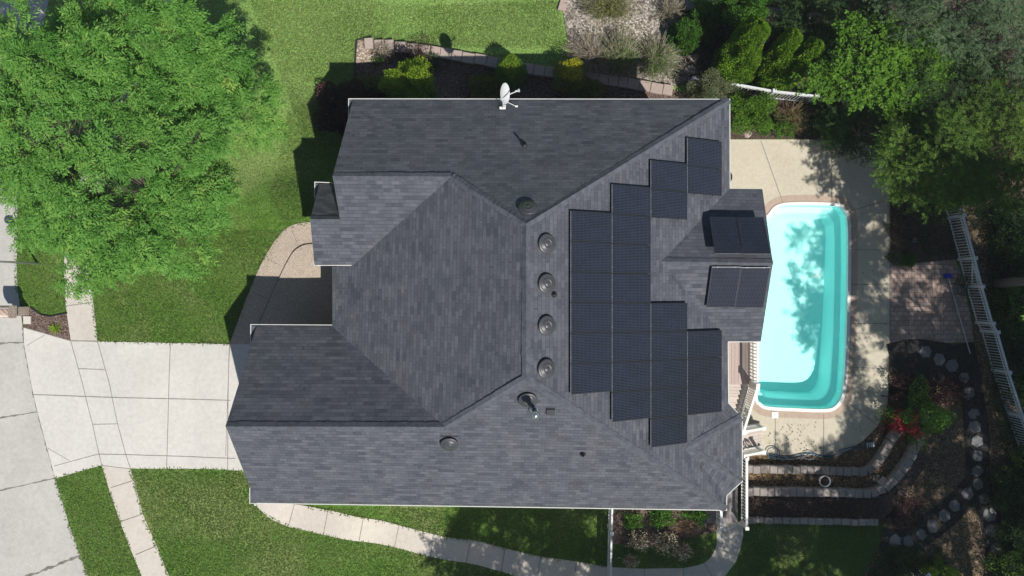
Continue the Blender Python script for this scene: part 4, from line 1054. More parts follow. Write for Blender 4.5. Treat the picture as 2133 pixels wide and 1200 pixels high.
# ================================================================ WALLS AND STONES
def block_wall(label,line,ztop,height,depth,blen,mat,seed,name="retaining_wall",drift=0.0,flat=True,jit=.02):
    r=random.Random(seed)
    if flat: pts=[P(a,b,ztop) for a,b in line]
    else: pts=[G(a,b,ztop) for a,b in line]
    mb=MB(); dense=[]
    for a,b in zip(pts,pts[1:]):
        k=max(1,int((b-a).length/.05))
        for i in range(k): dense.append(a.lerp(b,i/k))
    dense.append(pts[-1]); acc=0; i0=0
    while i0<len(dense)-2:
        L=blen*r.uniform(.85,1.15); i1=i0
        while i1<len(dense)-1 and (dense[i1]-dense[i0]).length<L: i1+=1
        a,b=dense[i0],dense[i1]; d=(b-a); d.z=0
        if d.length<.05: break
        x=d.normalized(); R=Matrix((x,Vector((-x.y,x.x,0)),Vector((0,0,1)))).transposed() @ Matrix.Rotation(r.uniform(-.03,.03),3,'Z')
        c=(a+b)/2+Vector((-x.y,x.x,0))*r.uniform(-jit,jit); zt=c.z+r.uniform(-.012,.012)
        Lb=d.length-.018; hh=.16
        # chamfered cap block
        w=depth/2; l=Lb/2; ch=.02
        vs=[(-l,-w,-hh),(l,-w,-hh),(l,w,-hh),(-l,w,-hh),(-l,-w,-ch),(l,-w,-ch),(l,w,-ch),(-l,w,-ch),(-l+ch,-w+ch,0),(l-ch,-w+ch,0),(l-ch,w-ch,0),(-l+ch,w-ch,0)]
        vs=[Vector((c.x,c.y,zt))+R@Vector(v) for v in vs]
        mb.add(vs,[(0,1,5,4),(1,2,6,5),(2,3,7,6),(3,0,4,7),(4,5,9,8),(5,6,10,9),(6,7,11,10),(7,4,8,11),(8,9,10,11)])
        mb.box(Vector((c.x,c.y,zt-hh-(height-hh)/2)),(Lb-.01,depth-.05,height-hh-.01),R)
        i0=i1
    o=mb.build(name,mat); return tag(o,label,"retaining wall")
block_wall("pinkish capped garden wall between north lawn and mulch bed",[(757,88),(830,97),(900,107),(1000,123),(1100,144),(1200,158),(1300,170),(1404,190)],.34,.7,.46,.46,M["cap"],3,flat=False,jit=.03)
block_wall("tumbled stone wall nearest the pool, below the leaf strip",[(1552,978),(1700,980),(1803,985),(1826,970),(1842,945),(1858,917),(1879,893)],tz(1)+.09,.6,.34,.32,M["stone"],5)
block_wall("tumbled stone wall in the middle of the terraces, curving up to the red shrub",[(1552,1025),(1700,1026),(1815,1029),(1845,1019),(1872,992),(1892,965),(1908,938),(1924,902)],tz(2)+.10,.7,.36,.33,M["stone"],8)
block_wall("low stone edging at the top of the terraces beside the shaded lawn",[(1556,1084),(1700,1086),(1830,1089)],-2.42,.5,.28,.36,M["stone"],9)
block_wall("grey cap stones at the top edge above the rock bed",[(1405,3),(1440,8),(1480,14),(1510,12)],.30,.6,.5,.40,M["capdark"],10,flat=False)
block_wall("short pale edging stones beside the north lawn and rock bed",[(1175,-20),(1176,0),(1170,22)],.14,.3,.35,.5,M["cap"],12,flat=False)
block_wall("tumbled stone wall in deep shade behind the upright evergreens",[(1560,20),(1640,28),(1720,40),(1800,60)],.4,.7,.4,.4,M["capdark"],14,flat=False)
steps=[(1866,1127),(1893,1128),(1920,1114),(1942,1096),(1967,1074),(1989,1053),(2015,1029),(2037,1008),(2037,981),(2037,949),(2035,919),(2032,889),(2029,862),(2017,818),(2009,787),(1984,762),(1957,749),(1929,733),(2051,1039),(2061,1072),(2066,1106),(2076,1144)]
where=["nearest the shaded lawn on the lower path","second along the lower path from the lawn","third along the lower path from the lawn","fourth along the lower path from the lawn","fifth along the lower path from the lawn","sixth along the lower path from the lawn","seventh on the lower path, just before the fork","at the fork of the two mulch paths",
 "first above the path fork","second above the path fork","third above the path fork","fourth above the path fork","fifth above the path fork","sixth above the path fork","seventh above the path fork, below the patio","on the bend just under the patio","two stones left of the bend under the patio","closest to the lower patio edge",
 "first below the fork on the far path","second below the fork on the far path","third below the fork on the far path","lowest on the far path at the right"]
for i,((a,b),wh) in enumerate(zip(steps,where)):
    r=random.Random(i+40); p=G(a,b,.115); n=6; mb=MB(p); a0=r.uniform(0,1); R0=.29*r.uniform(.88,1.10)
    ring_=[(math.cos(a0+k*2*math.pi/n)*R0*r.uniform(.84,1.10),math.sin(a0+k*2*math.pi/n)*R0*r.uniform(.92,1.06)) for k in range(n)]
    vs=[Vector((p.x+x*s,p.y+y*s,zgf(p.x+x*s,p.y+y*s)+.115+z)) for s,z in ((1,-.06),(1,-.004),(.965,.004)) for x,y in ring_]
    fs=[(l*n+k,l*n+(k+1)%n,(l+1)*n+(k+1)%n,(l+1)*n+k) for l in range(2) for k in range(n)]+[tuple(2*n+k for k in range(n))]
    mb.add(vs,fs); o=mb.build("stepping_stone",M["stepst"]); o.location=p; tag(o,"grey hexagonal stepping stone "+wh,"stepping stone","hexagonal stepping stones")
def boulder(px,py,s,label,mat="stone",seed=0,h=.0):
    r=np.random.default_rng(seed); bm=bmesh.new(); bmesh.ops.create_icosphere(bm,subdivisions=2,radius=1)
    for v in bm.verts:
        k=1+.18*math.sin(3*v.co.x+seed)+.15*math.sin(4*v.co.y+2*seed)+.05*r.normal(); v.co=Vector((v.co.x*s*k,v.co.y*s*.8*k,v.co.z*s*.6*k))
    me=bpy.data.meshes.new("rock"); bm.to_mesh(me); bm.free(); o=link("rock",me,M[mat]); o.location=G(px,py,h+s*.2); tag(o,label,"rock")
boulder(1558,279,.20,"small tan rock on the mulch beside the pool terrace","cap",3)
boulder(1437,146,.30,"pale rock near the fence post at the rock bed's end","stone",5); boulder(1445,120,.22,"smaller pale rock above the rock by the fence post","stone",6)
boulder(1905,500,.15,"small stone in the dark bed above the patio","stone",8)

# ================================================================ STREET SIDE THINGS
p=G(60,648,0)
mbx=empty("brick_mailbox",p,"slim pink brick mailbox pillar with arched top at the kerb","mailbox"); o_=mbx.location
mb=MB(o_); mb.box((p.x-.18,p.y,p.z+.45),(.42,.36,1.1)); mb.build("pillar",M["mailbrick"],mbx)
mb=MB(o_); n=12; prof=[(-.25,-.0),(.25,-.0),(.25,.38)]+[(.25*math.cos(t),.38+.20*math.sin(t)) for t in np.linspace(.1,math.pi-.1,n)]+[(-.25,.38)]
vs=[Vector((p.x-.18+x,p.y+y,p.z+1.0+z)) for x in (-.30,.30) for y,z in prof]; k=len(prof)
mb.add(vs,[tuple(range(k)),tuple(range(2*k-1,k-1,-1))]+[(i,k+i,k+(i+1)%k,(i+1)%k) for i in range(k)]); mb.build("arched_top",M["mailbrick"],mbx)
mb=MB(o_); mb.box((p.x-.50,p.y,p.z+1.2),(.03,.2,.24)); mb.build("mailbox_door",M["blackp"],mbx)
mb=MB(o_); mb.box((p.x-.18,p.y,p.z+1.01),(.56,.44,.05)); mb.build("ledge",M["cap"],mbx)
p=G(57,667,.07); mb=MB(); mb.box(p,(.30,.32,.06)); tag(mb.build("utility_slab",M["greyslate"]),"small square concrete slab in the bed by the mailbox","slab")
p=G(79,549,0); sl=empty("lamp_post",p,"slender grey lamp post on the grass strip by the road","lamp post"); mb=MB(p)
mb.tube([p,p+Vector((0,0,.5)),p+Vector((0,0,2.9))],[.06,.045,.035],10); mb.build("pole",M["rail"],sl)
mb=MB(p); mb.lathe([(.05,0),(.13,.06),(.16,.32),(.19,.34),(.05,.46)],p+Vector((0,0,2.9)),12); mb.build("lantern",M["darkmetal"],sl)

# ================================================================ POOL SIDE THINGS
def at(px,py,h=0): return P(px,py,POOLZ+.05+h)
p=G(1975,577,.12); q=G(2021,737,.10); sk=empty("pool_brush",p,"long aluminium pole with blue brush head lying on the patio","pool brush")
mb=MB(p); mb.tube([p,q],.024,8); mb.build("pole",M["alu"],sk); mb=MB(p); mb.box(p+Vector((-.0,.05,0)),(.36,.20,.07)); mb.build("brush_head",M["blue"],sk)
p=at(1520,368,.35); kt=empty("kettle_grill",at(1514,368,0),"round black kettle grill half hidden under the eave","grill"); gp2=P(1512,368,POOLZ+.9); o_=kt.location
mb=MB(o_); mb.lathe([(.05,.0),(.22,.06),(.30,.20),(.315,.26),(.30,.27),(.27,.20)],Vector((gp2.x,gp2.y,-2.85)),24); mb.build("bowl",M["blackp"],kt,smooth=True)
mb=MB(o_); mb.lathe([(.31,0),(.28,.12),(.17,.20),(.02,.23)],Vector((gp2.x-.0,gp2.y,-2.59)),24); mb.build("lid",M["blackp"],kt,smooth=True)
for k in range(3):
    a=k*2.09; mb=MB(o_); mb.tube([(gp2.x+.2*math.cos(a),gp2.y+.2*math.sin(a),-2.8),(gp2.x+.3*math.cos(a),gp2.y+.3*math.sin(a),POOLZ+.05)],.015,6); mb.build("leg",M["rail"],kt)
# hose bundle
def hose(pts,r,label,name="garden_hose",mat="hose"):
    mb=MB(); mb.tube([Vector(x) for x in pts],r,6); return tag(mb.build(name,M[mat],smooth=True),label,"hose")
def hp(l,h=.04): 
    ln=smooth_line(l,n=5); return [P(a,b,POOLZ+.08+h) for a,b in ln]
hose(hp([(1602,946),(1640,952),(1680,945),(1710,950),(1745,940),(1780,930),(1808,930)]),.026,"blue hose curving along the lower pool terrace edge to the cleaner")
hose(hp([(1602,950),(1635,957),(1670,953),(1690,945),(1720,954),(1750,946),(1775,936),(1805,935)],.07),.024,"second blue hose lying tangled beside the longer one")
hose(hp([(1604,955),(1598,945),(1601,935),(1612,932),(1622,938),(1624,948),(1617,956),(1606,956)],.08),.022,"coiled loop of blue hose at the foot of the pool steps")
hose(hp([(1670,948),(1682,957),(1694,956),(1700,948),(1690,942),(1676,944)],.10),.018,"small loop of blue hose in the middle of the tangle")
p=at(1812,926,.08); cl=empty("pool_cleaner",p,"flat blue pool vacuum head with white ribs on the terrace edge","pool cleaner"); R=Matrix.Rotation(.1,3,'Z')
mb=MB(p); mb.box(p,(.40,.22,.06),R); mb.build("body",M["hose"],cl)
for k in range(4):
    mb=MB(p); mb.box(p+R@Vector((-.14+k*.09,0,.04)),(.03,.20,.03),R); mb.build("rib",M["alu"],cl)
# planter and lantern on the lower terrace
p=P(1711,998,tz(1)); q=P(1711,998,tz(1)+.35); pt=empty("round_planter",p,"round white rimmed planter with dark red plants on the leaf terrace","planter")
mb=MB(p); mb.lathe([(.14,0),(.20,.20),(.25,.38),(.255,.42),(.215,.42),(.20,.34)],p,24,cap=False); mb.build("pot",M["whitedull"],pt,smooth=True)
mb=MB(p); mb.lathe([(.20,.345),(.01,.36)],p,16); mb.build("soil",M["soil"],pt)
r_=np.random.default_rng(5); n=260; a=r_.uniform(0,6.28,n); rr=.17*np.sqrt(r_.random(n)); pos=np.array(p)+np.stack([rr*np.cos(a),rr*np.sin(a),.36+.06*r_.random(n)],-1)
leaves("plant",pos,r_.normal(0,1,(n,3))+[0,0,.5],r_.normal(0,.5,(n,3))+[0,0,1],.05,.03,LM["burgundy"],pt,off=p)
def lantern(p,label,s=1.0,mat="stone",hh=.55):
    e=empty("garden_lantern",p,label,"lantern"); mb=MB(p)
    mb.box(p+Vector((0,0,.05*s)),(.34*s,.34*s,.1*s)); mb.box(p+Vector((0,0,hh/2)),(.14*s,.14*s,hh)); mb.build("base",M[mat],e)
    mb=MB(p); mb.box(p+Vector((0,0,hh+.08*s)),(.28*s,.28*s,.18*s)); mb.build("light_box",M["darkmetal"],e)
    mb=MB(p); z=hh+.17*s; R=Matrix.Rotation(math.radians(45),3,'Z')
    pr=[(.30,0),(.31,.03),(.16,.12),(.09,.17),(.09,.21),(.01,.24)]
    mb.lathe([(a*s,z+b*s) for a,b in pr],p,4,Matrix.Identity(3)); mb.build("roof",M[mat],e); return e
lantern(P(1824,996,tz(1)),"grey stone lantern with peaked square roof at the terrace bend",.85)
p=G(1906,1192,0); lantern(p,"metal topped lantern at the bottom edge beside a bright shrub",1.3,"steel",.9)
# two dark metal chairs by the gate
def chair(p,rz,label):
    e=empty("patio_chair",p,label,"chair","dark metal patio chairs by the fence",rz)
    mb=MB(); mb.tube([(-.22,-.22,.42),(.22,-.22,.42),(.22,.22,.42),(-.22,.22,.42),(-.22,-.22,.42)],.014,6)
    for k in range(6): mb.box((0,-.18+k*.072,.42),(.42,.03,.012))
    mb.build("seat",M["darkmetal"],e)
    mb=MB(); mb.tube([(-.22,.22,.42),(-.22,.27,.78),(-.15,.29,.86),(.15,.29,.86),(.22,.27,.78),(.22,.22,.42)],.014,6)
    for k in range(5): mb.bar((-.16+k*.08,.235,.44),(-.16+k*.08,.285,.84),.02,.01)
    mb.build("backrest",M["darkmetal"],e)
    for a in (-1,1):
        for b in (-1,1):
            mb=MB(); mb.tube([(a*.22,b*.22,.42),(a*.25,b*.25,0)],.013,6); mb.build("leg",M["darkmetal"],e)
        mb=MB(); mb.tube([(a*.23,-.22,.42),(a*.24,-.22,.63),(a*.24,.24,.64)],.014,6); mb.build("armrest",M["darkmetal"],e)
    return e
chair(G(1991,585,.05),1.2,"dark metal patio chair by the gate, the upper one"); chair(G(1994,604,.05),1.5,"dark metal patio chair by the gate, the lower one")

# ================================================================ TREES
broadleaf("ash_tree","huge bright green ash tree filling the upper left corner above the lawn","tree",(-12.7,4.0,zgf(-12.7,4.0)),(-13.25,5.25,5.7),(4.95,4.7,3.4),150,LM["ash"],11,
          npc=9,length=.50,pairs=5,leafL=.15,ratio=.30,tr=.24,droop=.32,fan=.95,lean=.25,thresh=-.95,lump=.17,zmin=-.2,rmin=.5,inner=1.5,bough=(9,.46),jitter=.09)
zt=-3.3
broadleaf("maple_tree","bright green maple with open layered branches above the hidden fence","tree",(14.3,8.6,zt),(14.6,8.9,.6),(2.35,1.8,1.5),30,LM["maple"],21,npc=8,length=.34,pairs=3,leafL=.125,ratio=.66,tr=.10,droop=.15,fan=1.5,thresh=-.5,inner=.5,zmin=-.1,bough=(6,.40))
broadleaf("grey_leaved_tree","dusty grey green tree at the top right corner","tree",(16.6,11.4,zt),(16.6,10.9,2.6),(2.7,2.0,2.2),120,LM["grey"],22,npc=15,length=.32,pairs=5,leafL=.075,ratio=.42,tr=.13,droop=.2,fan=1.8,thresh=-.5,inner=.4)
broadleaf("grey_leaved_tree","darker grey green tree right at the corner, partly out of frame","tree",(19.3,10.6,zt),(19.0,10.2,2.2),(2.2,2.0,2.2),90,LM["grey"],23,npc=13,length=.32,pairs=5,leafL=.075,ratio=.42,tr=.12,droop=.2,fan=1.8,thresh=-.5,inner=.4)
broadleaf("juniper_tree","wide dark green juniper overhanging the corner of the pool terrace","tree",(17.4,5.4,zt),(16.9,5.0,1.1),(2.1,1.5,1.9),48,LM["juniper"],24,npc=9,bough=(6,.36),length=.40,pairs=6,leafL=.085,ratio=.36,tr=.13,droop=.28,fan=1.5,thresh=-.5,inner=.5)
broadleaf("juniper_tree","mid green juniper at the right edge above the fence end","tree",(19.4,6.0,zt),(18.9,5.2,1.4),(2.4,2.0,2.4),56,LM["juniper"],25,npc=9,bough=(6,.36),length=.40,pairs=6,leafL=.085,ratio=.36,tr=.14,droop=.28,fan=1.5,thresh=-.5,inner=.5)
broadleaf("dark_evergreen","deep green evergreen between the bright maple and the junipers","tree",(17.2,8.0,zt),(17.2,7.9,.2),(2.5,1.8,2.0),100,LM["dark"],26,npc=17,length=.4,pairs=6,leafL=.09,ratio=.36,tr=.12,droop=.25,fan=1.6,thresh=-.7,inner=.5)
broadleaf("dark_evergreen","deep green evergreen at the right edge below the grey trees","tree",(21.4,8.2,zt),(20.9,8.0,.6),(2.4,2.0,2.4),100,LM["dark"],27,npc=17,length=.4,pairs=6,leafL=.09,ratio=.36,tr=.12,droop=.25,fan=1.6,thresh=-.7,inner=.5)
broadleaf("dark_evergreen","low dark evergreen behind the picket fence near the top edge","tree",(14.0,12.0,zt),(13.6,11.9,-1.4),(2.3,1.8,1.5),90,LM["dark"],28,npc=17,length=.4,pairs=6,leafL=.09,ratio=.36,tr=.10,droop=.25,fan=1.6,thresh=-.7,inner=.5)
broadleaf("dark_evergreen","dark shrubby evergreen in the shade beside the hidden fence","tree",(15.3,6.6,zt),(15.0,6.9,-1.9),(1.6,1.2,1.2),70,LM["dark"],29,npc=15,length=.32,pairs=5,leafL=.08,ratio=.4,tr=.08,droop=.25,fan=1.6,thresh=-.7,inner=.4)
# low woody growth beyond the fence, each bush its own
fb=[(2095,470,1.3,"nearest the fence end under the junipers"),(2110,560,1.2,"beside the fence gate"),(2122,640,1.3,"just below the gate, with a few lit tips"),(2118,720,1.2,"halfway down the fence"),(2145,800,1.3,"behind the lower half of the fence"),
    (2150,980,1.3,"at the right edge where the fence leaves the frame"),(2100,1010,1.0,"beside the far path"),(2120,1110,1.3,"at the right edge below the fence"),(2100,1190,1.2,"in the bottom right corner")]
for i,(a,b,s,lab) in enumerate(fb):
    p=G(a,b,0); shrub("undergrowth_bush","dark green bush "+lab,"bush",p,(s,s,1.1),5200,LM["juniper" if i%3==2 else "dark"],60+i,leafL=.12,ratio=.45,core=CORE["dark"],group="dark bushes beyond the fence",lump=.22)
# tall trees outside the frame whose crowns shade the patio and south lawn
tall=[((23.4,-7.5),(23.4,-7.5,8.8),(5.0,4.0,3.0),"nearest the patio"),((22.4,-16.4),(22.4,-16.4,8.6),(4.2,4.0,3.0),"beyond the terraces"),((16.6,-19.5),(16.6,-19.3,8.4),(4.4,4.0,2.8),"south of the shaded lawn"),
      ((10.4,-20.4),(10.3,-20.3,8.2),(3.6,3.3,2.6),"south of the board walkway"),((4.6,-17.6),(4.6,-17.2,8.0),(3.8,3.4,2.6),"south of the side walk"),((21.6,.2),(21.4,.2,6.2),(3.5,2.4,2.1),"east of the fence gate"),((28,-11),(28,-10.5,9),(4.6,4.6,3),"farthest east behind the fence")]
for i,(b,c,R,lab) in enumerate(tall):
    broadleaf("tall_shade_tree","tall leafy tree outside the frame "+lab,"tree",(b[0],b[1],zgf(*b)),c,R,120,LM["ash"],80+i,npc=16,length=.7,pairs=5,leafL=.19,ratio=.45,tr=.22,droop=.2,fan=1.8,thresh=-.55,inner=.45,lump=.2,zmin=-.35)

# ================================================================ SHRUBS
def gp_(px,py,h=0): p=G(px,py,h); return Vector((p.x,p.y,p.z-h))
def sh(name,label,cat,px,py,R,n,mat,seed,**k):   # px,py = where the middle of the mound shows
    b=gp_(px,py,R[2]*.55); return shrub(name,label,cat,b,R,n,LM[mat],seed,**k)
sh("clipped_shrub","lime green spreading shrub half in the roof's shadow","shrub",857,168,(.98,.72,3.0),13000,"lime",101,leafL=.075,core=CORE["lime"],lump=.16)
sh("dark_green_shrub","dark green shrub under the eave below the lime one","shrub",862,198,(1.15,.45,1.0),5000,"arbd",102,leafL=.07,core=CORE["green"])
sh("clipped_shrub","flat topped round shrub with bright green top above the satellite dish","shrub",1063,146,(.66,.70,2.6),10000,"fern",103,leafL=.055,core=CORE["green"],flat=.86,top=(LM["lime"],.72),lump=.05)  # lime top leaves paint the sunlit top lighter than the sides
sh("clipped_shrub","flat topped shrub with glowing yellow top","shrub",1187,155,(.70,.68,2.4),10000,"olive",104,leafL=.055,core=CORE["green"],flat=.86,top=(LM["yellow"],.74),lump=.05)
sh("mounded_shrub","olive mounded shrub in shade left of the satellite dish","shrub",1016,182,(.82,.62,1.1),8000,"olive",105,leafL=.06,core=CORE["green"],lump=.15)
sh("mounded_shrub","olive mounded shrub in shade touching the north eave, rightmost","shrub",1221,190,(.85,.60,1.1),8000,"olive",106,leafL=.06,core=CORE["green"],lump=.12)
sh("mounded_shrub","small olive shrub beside the burgundy one","shrub",768,178,(.62,.40,.8),4500,"olive",107,leafL=.055,core=CORE["green"],lump=.2)
sh("burgundy_maple","dark burgundy weeping maple in the house's shadow at the corner","shrub",712,228,(.95,1.1,1.0),12000,"burgundy",108,leafL=.09,core=CORE["burgundy"],lump=.2)
sh("burgundy_maple","low burgundy shrub along the shaded north eave","shrub",760,196,(.9,.35,.8),4000,"burgundy",109,leafL=.08,core=CORE["burgundy"],lump=.2)
sh("plum_shrub","low plum brown shrub on the sunny end of the mulch bed","shrub",852,118,(1.0,.55,.6),5200,"plum",110,leafL=.055,ratio=.6,lump=.3)
twiggy("sparse_shrub","sparse grey twiggy shrub on the gravel corner","shrub",gp_(800,112),(.65,.5,.8),70,M["twig"],111,LM["sage"],500,.04)
sh("leafy_clump","small blue green strappy clump beside the plum shrub","plant",896,126,(.45,.28,.45),1400,"grey",112,leafL=.16,ratio=.16,lump=.3)
sh("leafy_clump","little fresh green clump at the edge of the gravel","plant",786,125,(.28,.18,.3),500,"fern",113,leafL=.08,ratio=.4)
twiggy("spirea","bare grey spirea fanning over the pale rocks, leftmost","shrub",gp_(1238,128),(1.45,1.15,1.4),300,M["twig"],120,LM["sage"],2200,.045,lean=(-.25,.12))
twiggy("spirea","half leafed spirea with green tips in the middle of the rock bed","shrub",gp_(1290,130),(1.05,1.25,1.7),300,M["twig"],121,LM["maple"],6500,.05,lean=(-.05,.15))
twiggy("spirea","airy green spirea beside the bright upright shrub","shrub",gp_(1360,138),(1.25,1.15,1.6),300,M["twig"],122,LM["maple"],6500,.05,lean=(.05,.15))
twiggy("spirea","yellow green spirea cut by the top edge of the photo","shrub",gp_(1268,20),(1.5,.9,1.2),280,M["twig"],123,LM["olive"],8000,.055)
twiggy("spirea","thin spirea near the top edge beside the pale rocks","shrub",gp_(1390,30),(.9,.8,1.2),110,M["twig"],124,LM["sage"],1500,.045)
column("upright_shrub","bright green upright shrub at the right end of the rock bed","shrub",gp_(1418,88),1.9,.62,9000,LM["arbd"],130,leafL=.09,taper=.35,core=CORE["green"])
column("upright_shrub","shaded green upright shrub behind the bright one","shrub",gp_(1452,66),2.0,.75,9000,LM["arbd"],131,leafL=.09,taper=.4,core=CORE["green"])
sh("leafy_tree","broad bright green shrub at the top edge","shrub",1545,14,(1.5,1.0,2.6),13000,"fern",132,leafL=.11,core=CORE["green"],lump=.25)
sh("leafy_tree","dark rounded shrub left of the tall evergreens","shrub",1500,52,(1.0,1.0,2.0),9000,"dark",133,leafL=.09,core=CORE["dark"],lump=.18)
column("arborvitae","tall yellow green arborvitae leaning over the picket fence, single spire","arborvitae",gp_(1518,158),5.6,.86,30000,LM["arb"],140,leafL=.085,taper=.62,lean=(-.35,.55),core=CORE["arb"])
column("arborvitae","tall yellow green arborvitae with a forked double top","arborvitae",gp_(1603,172),5.0,.84,30000,LM["arb"],141,leafL=.085,taper=.62,lean=(-.15,.45),heads=2,core=CORE["arb"])
sh("mounded_shrub","low yellow green tuft between the two tall arborvitae","shrub",1577,150,(.4,.5,.8),2600,"arb",142,leafL=.06,core=CORE["arb"])
sh("sage_shrub","pale sage green shrub at the north east roof corner","shrub",1482,186,(1.0,.80,2.4),12000,"sage",143,leafL=.085,ratio=.32,core=CORE["green"],lump=.16)
sh("leafy_shrub","fresh green shrub in the mulch between fence and pool terrace","shrub",1566,228,(.80,.72,1.7),9000,"maple",144,leafL=.09,core=CORE["green"],lump=.28)
twiggy("bare_shrub","tan twiggy shrub with green base right of the fresh green shrub","shrub",gp_(1642,252),(.95,.85,1.3),170,M["redtwig"],145,LM["olive"],1500,.05)
sh("leafy_shrub","small bright green plant at the foot of the tan twiggy shrub","shrub",1636,262,(.42,.42,.8),2600,"fern",146,leafL=.09,lump=.3)
sh("leafy_clump","tiny green clump near the tan rock","plant",1594,270,(.26,.24,.35),800,"fern",147,leafL=.07)
sh("dark_green_shrub","dark shrub in deep shade under the maple","shrub",1745,245,(1.3,.9,1.2),6500,"dark",148,leafL=.09,core=CORE["dark"],lump=.25)
sh("leafy_clump","pale green clump at the top corner of the patio","plant",1866,535,(.3,.3,.35),900,"sage",149,leafL=.08)
sh("leafy_clump","brighter green clump right of the patio's top corner","plant",1892,540,(.36,.3,.4),1200,"fern",150,leafL=.08)
sh("dark_green_shrub","dim reddish brown shrub in the bed beside the terrace","shrub",1875,470,(.6,1.0,.7),3000,"plum",151,leafL=.06,lump=.3)
sh("azalea","green shrub with red blossoms on its left side near the terrace end","shrub",1918,866,(1.05,.95,1.7),10500,"fern",152,leafL=.085,core=CORE["green"],lump=.28)
sh("red_blossom_shrub","crimson flowering shrub against the left of the green one","shrub",1882,882,(.45,.55,1.3),2400,"redflower",153,leafL=.06,ratio=.8,lump=.3)
sh("red_leaved_maple","dusky red leaved maple in shade above the green azalea","shrub",1925,816,(1.45,.60,.8),5200,"burgundy",154,leafL=.10,core=CORE["burgundy"],lump=.3)
sh("red_leaved_maple","dark red shrub in the shaded litter by the terraces","shrub",1872,1062,(.85,.7,.9),4000,"burgundy",155,leafL=.08,core=CORE["burgundy"],lump=.3)
sh("leafy_shrub","bright green shrub cut by the bottom edge","shrub",1960,1192,(.55,.45,1.3),4500,"lime",156,leafL=.075,core=CORE["green"],lump=.25)
sh("dark_green_shrub","low dim green shrub beside the black edging","shrub",1880,1175,(.9,.5,.4),3000,"dark",157,leafL=.08,lump=.3)
# south bed
sh("fern","bright green fern below the south eave, left","fern",1316,1086,(.30,.26,.5),700,"fern",160,leafL=.15,ratio=.28,lump=.3)
sh("fern","bright green fern below the south eave, middle","fern",1374,1076,(.40,.34,.6),1100,"fern",161,leafL=.16,ratio=.28,lump=.3)
sh("fern","bright green fern below the south eave, nearest the short railing","fern",1455,1072,(.45,.30,.55),1100,"fern",162,leafL=.16,ratio=.28,lump=.3)
for i,(a,b,s,lab) in enumerate([(1325,1118,.6,"left clump by the picket fence"),(1378,1120,.7,"middle clump, fullest"),(1415,1140,.5,"right clump at the bed's lower edge"),(1310,1160,.35,"small straggling clump lowest in the bed")]):
    e=twiggy("white_flowering_shrub","white flowering twiggy shrub, "+lab,"shrub",gp_(a,b),(s,s*.8,1.15),80,M["redtwig"],170+i,LM["white"],int(900*s),.075,group="white blossoms in the south bed")
twiggy("bare_shrub","sparse brown stems in the south bed by the white blossoms","shrub",gp_(1425,1096),(.8,.45,.5),130,M["redtwig"],176)
# ground plants
def tuft(px,py,s,mat,label,seed,n=120,L=.3,ratio=.1):
    r=np.random.default_rng(seed); p=G(px,py,.03); a=r.uniform(0,6.28,n); el=r.uniform(.15,1.2,n)
    D=np.stack([np.cos(a)*np.cos(el),np.sin(a)*np.cos(el),np.sin(el)],-1); Nn=np.stack([-np.cos(a)*np.sin(el),-np.sin(a)*np.sin(el),np.cos(el)],-1)+r.normal(0,.1,(n,3))
    o=leaves("plant",np.array(p)+r.normal(0,.03,(n,3))*np.array([1,1,.1]),D,Nn,L*r.uniform(.6,1.1,n),L*ratio,LM[mat],None,tint=np.clip(r.normal(.6,.2,n),0,1),r=r); tag(o,label,"plant")
tuft(118,684,.3,"lime","spiky lime green plant in the bed by the mailbox",200,60,.32,.12)
for i,(a,b,lab) in enumerate([(1669,1064,"bright yellow green sprout on the upper terrace, left"),(1755,1062,"bright yellow green sprout on the upper terrace, right")]): tuft(a,b,.2,"yellow",lab,210+i,30,.12,.35)
def scatter(name,label,poly,n,mat,L,W,seed,hmax,flat=None,kind="stuff",up=.5):
    """ground cover nobody could count"""
    r=np.random.default_rng(seed); pts=np.array([(P(a,b,flat) if flat is not None else G(a,b,0))[:2] for a,b in poly]); lo=pts.min(0); hi=pts.max(0); out=[]
    while sum(len(o) for o in out)<n:
        q=r.uniform(lo,hi,(n,2)); ins=np.zeros(len(q),bool); j=len(pts)-1
        for i in range(len(pts)):
            xi,yi=pts[i]; xj,yj=pts[j]; c=((yi>q[:,1])!=(yj>q[:,1]))&(q[:,0]<(xj-xi)*(q[:,1]-yi)/(yj-yi+1e-12)+xi); ins^=c; j=i
        nz=np.sin(q[:,0]*2.3+seed)*np.sin(q[:,1]*2.9+seed*2)+.6*np.sin(q[:,0]*6.1)*np.sin(q[:,1]*5.3)
        ins&=(nz+r.normal(0,.5,len(q))>-.35); out.append(q[ins])
    q=np.vstack(out)[:n]; z=np.full(n,flat) if flat is not None else zg(q[:,0],q[:,1])
    pos=np.column_stack([q,z+.05+hmax*r.random(n)]); D=r.normal(0,1,(n,3)); D[:,2]=np.abs(D[:,2])*up
    o=leaves(name,pos,D,r.normal(0,.5,(n,3))+[0,0,1],L*r.uniform(.6,1.3,n),W,LM[mat],None,r=r); tag(o,label,kind=kind); return o
scatter("ground_cover","plum brown ground cover on the upper terrace",[(1560,1038),(1835,1040),(1832,1082),(1560,1080)],5000,"plum",.09,.06,301,.15,flat=tz(2)+.02)
scatter("ground_cover","low green weeds beyond the fence",[(2060,430),(2133,430),(2180,1200),(2120,1200),(2075,900),(2050,700)],7000,"dark",.12,.06,302,.25)
scatter("ground_cover","scattered green weeds in the dark bed",[(1860,380),(1970,400),(1990,530),(1860,540)],1800,"dark",.09,.05,303,.15)
scatter("ground_cover","thin green weeds on the rock bed",[(1200,60),(1430,40),(1430,160),(1330,160),(1220,140)],1500,"olive",.06,.02,304,.1)
scatter("ground_cover","grass and weeds at the foot of the terraces",[(1835,1130),(1960,1140),(1990,1230),(1790,1230)],5000,"dark",.10,.04,305,.15)

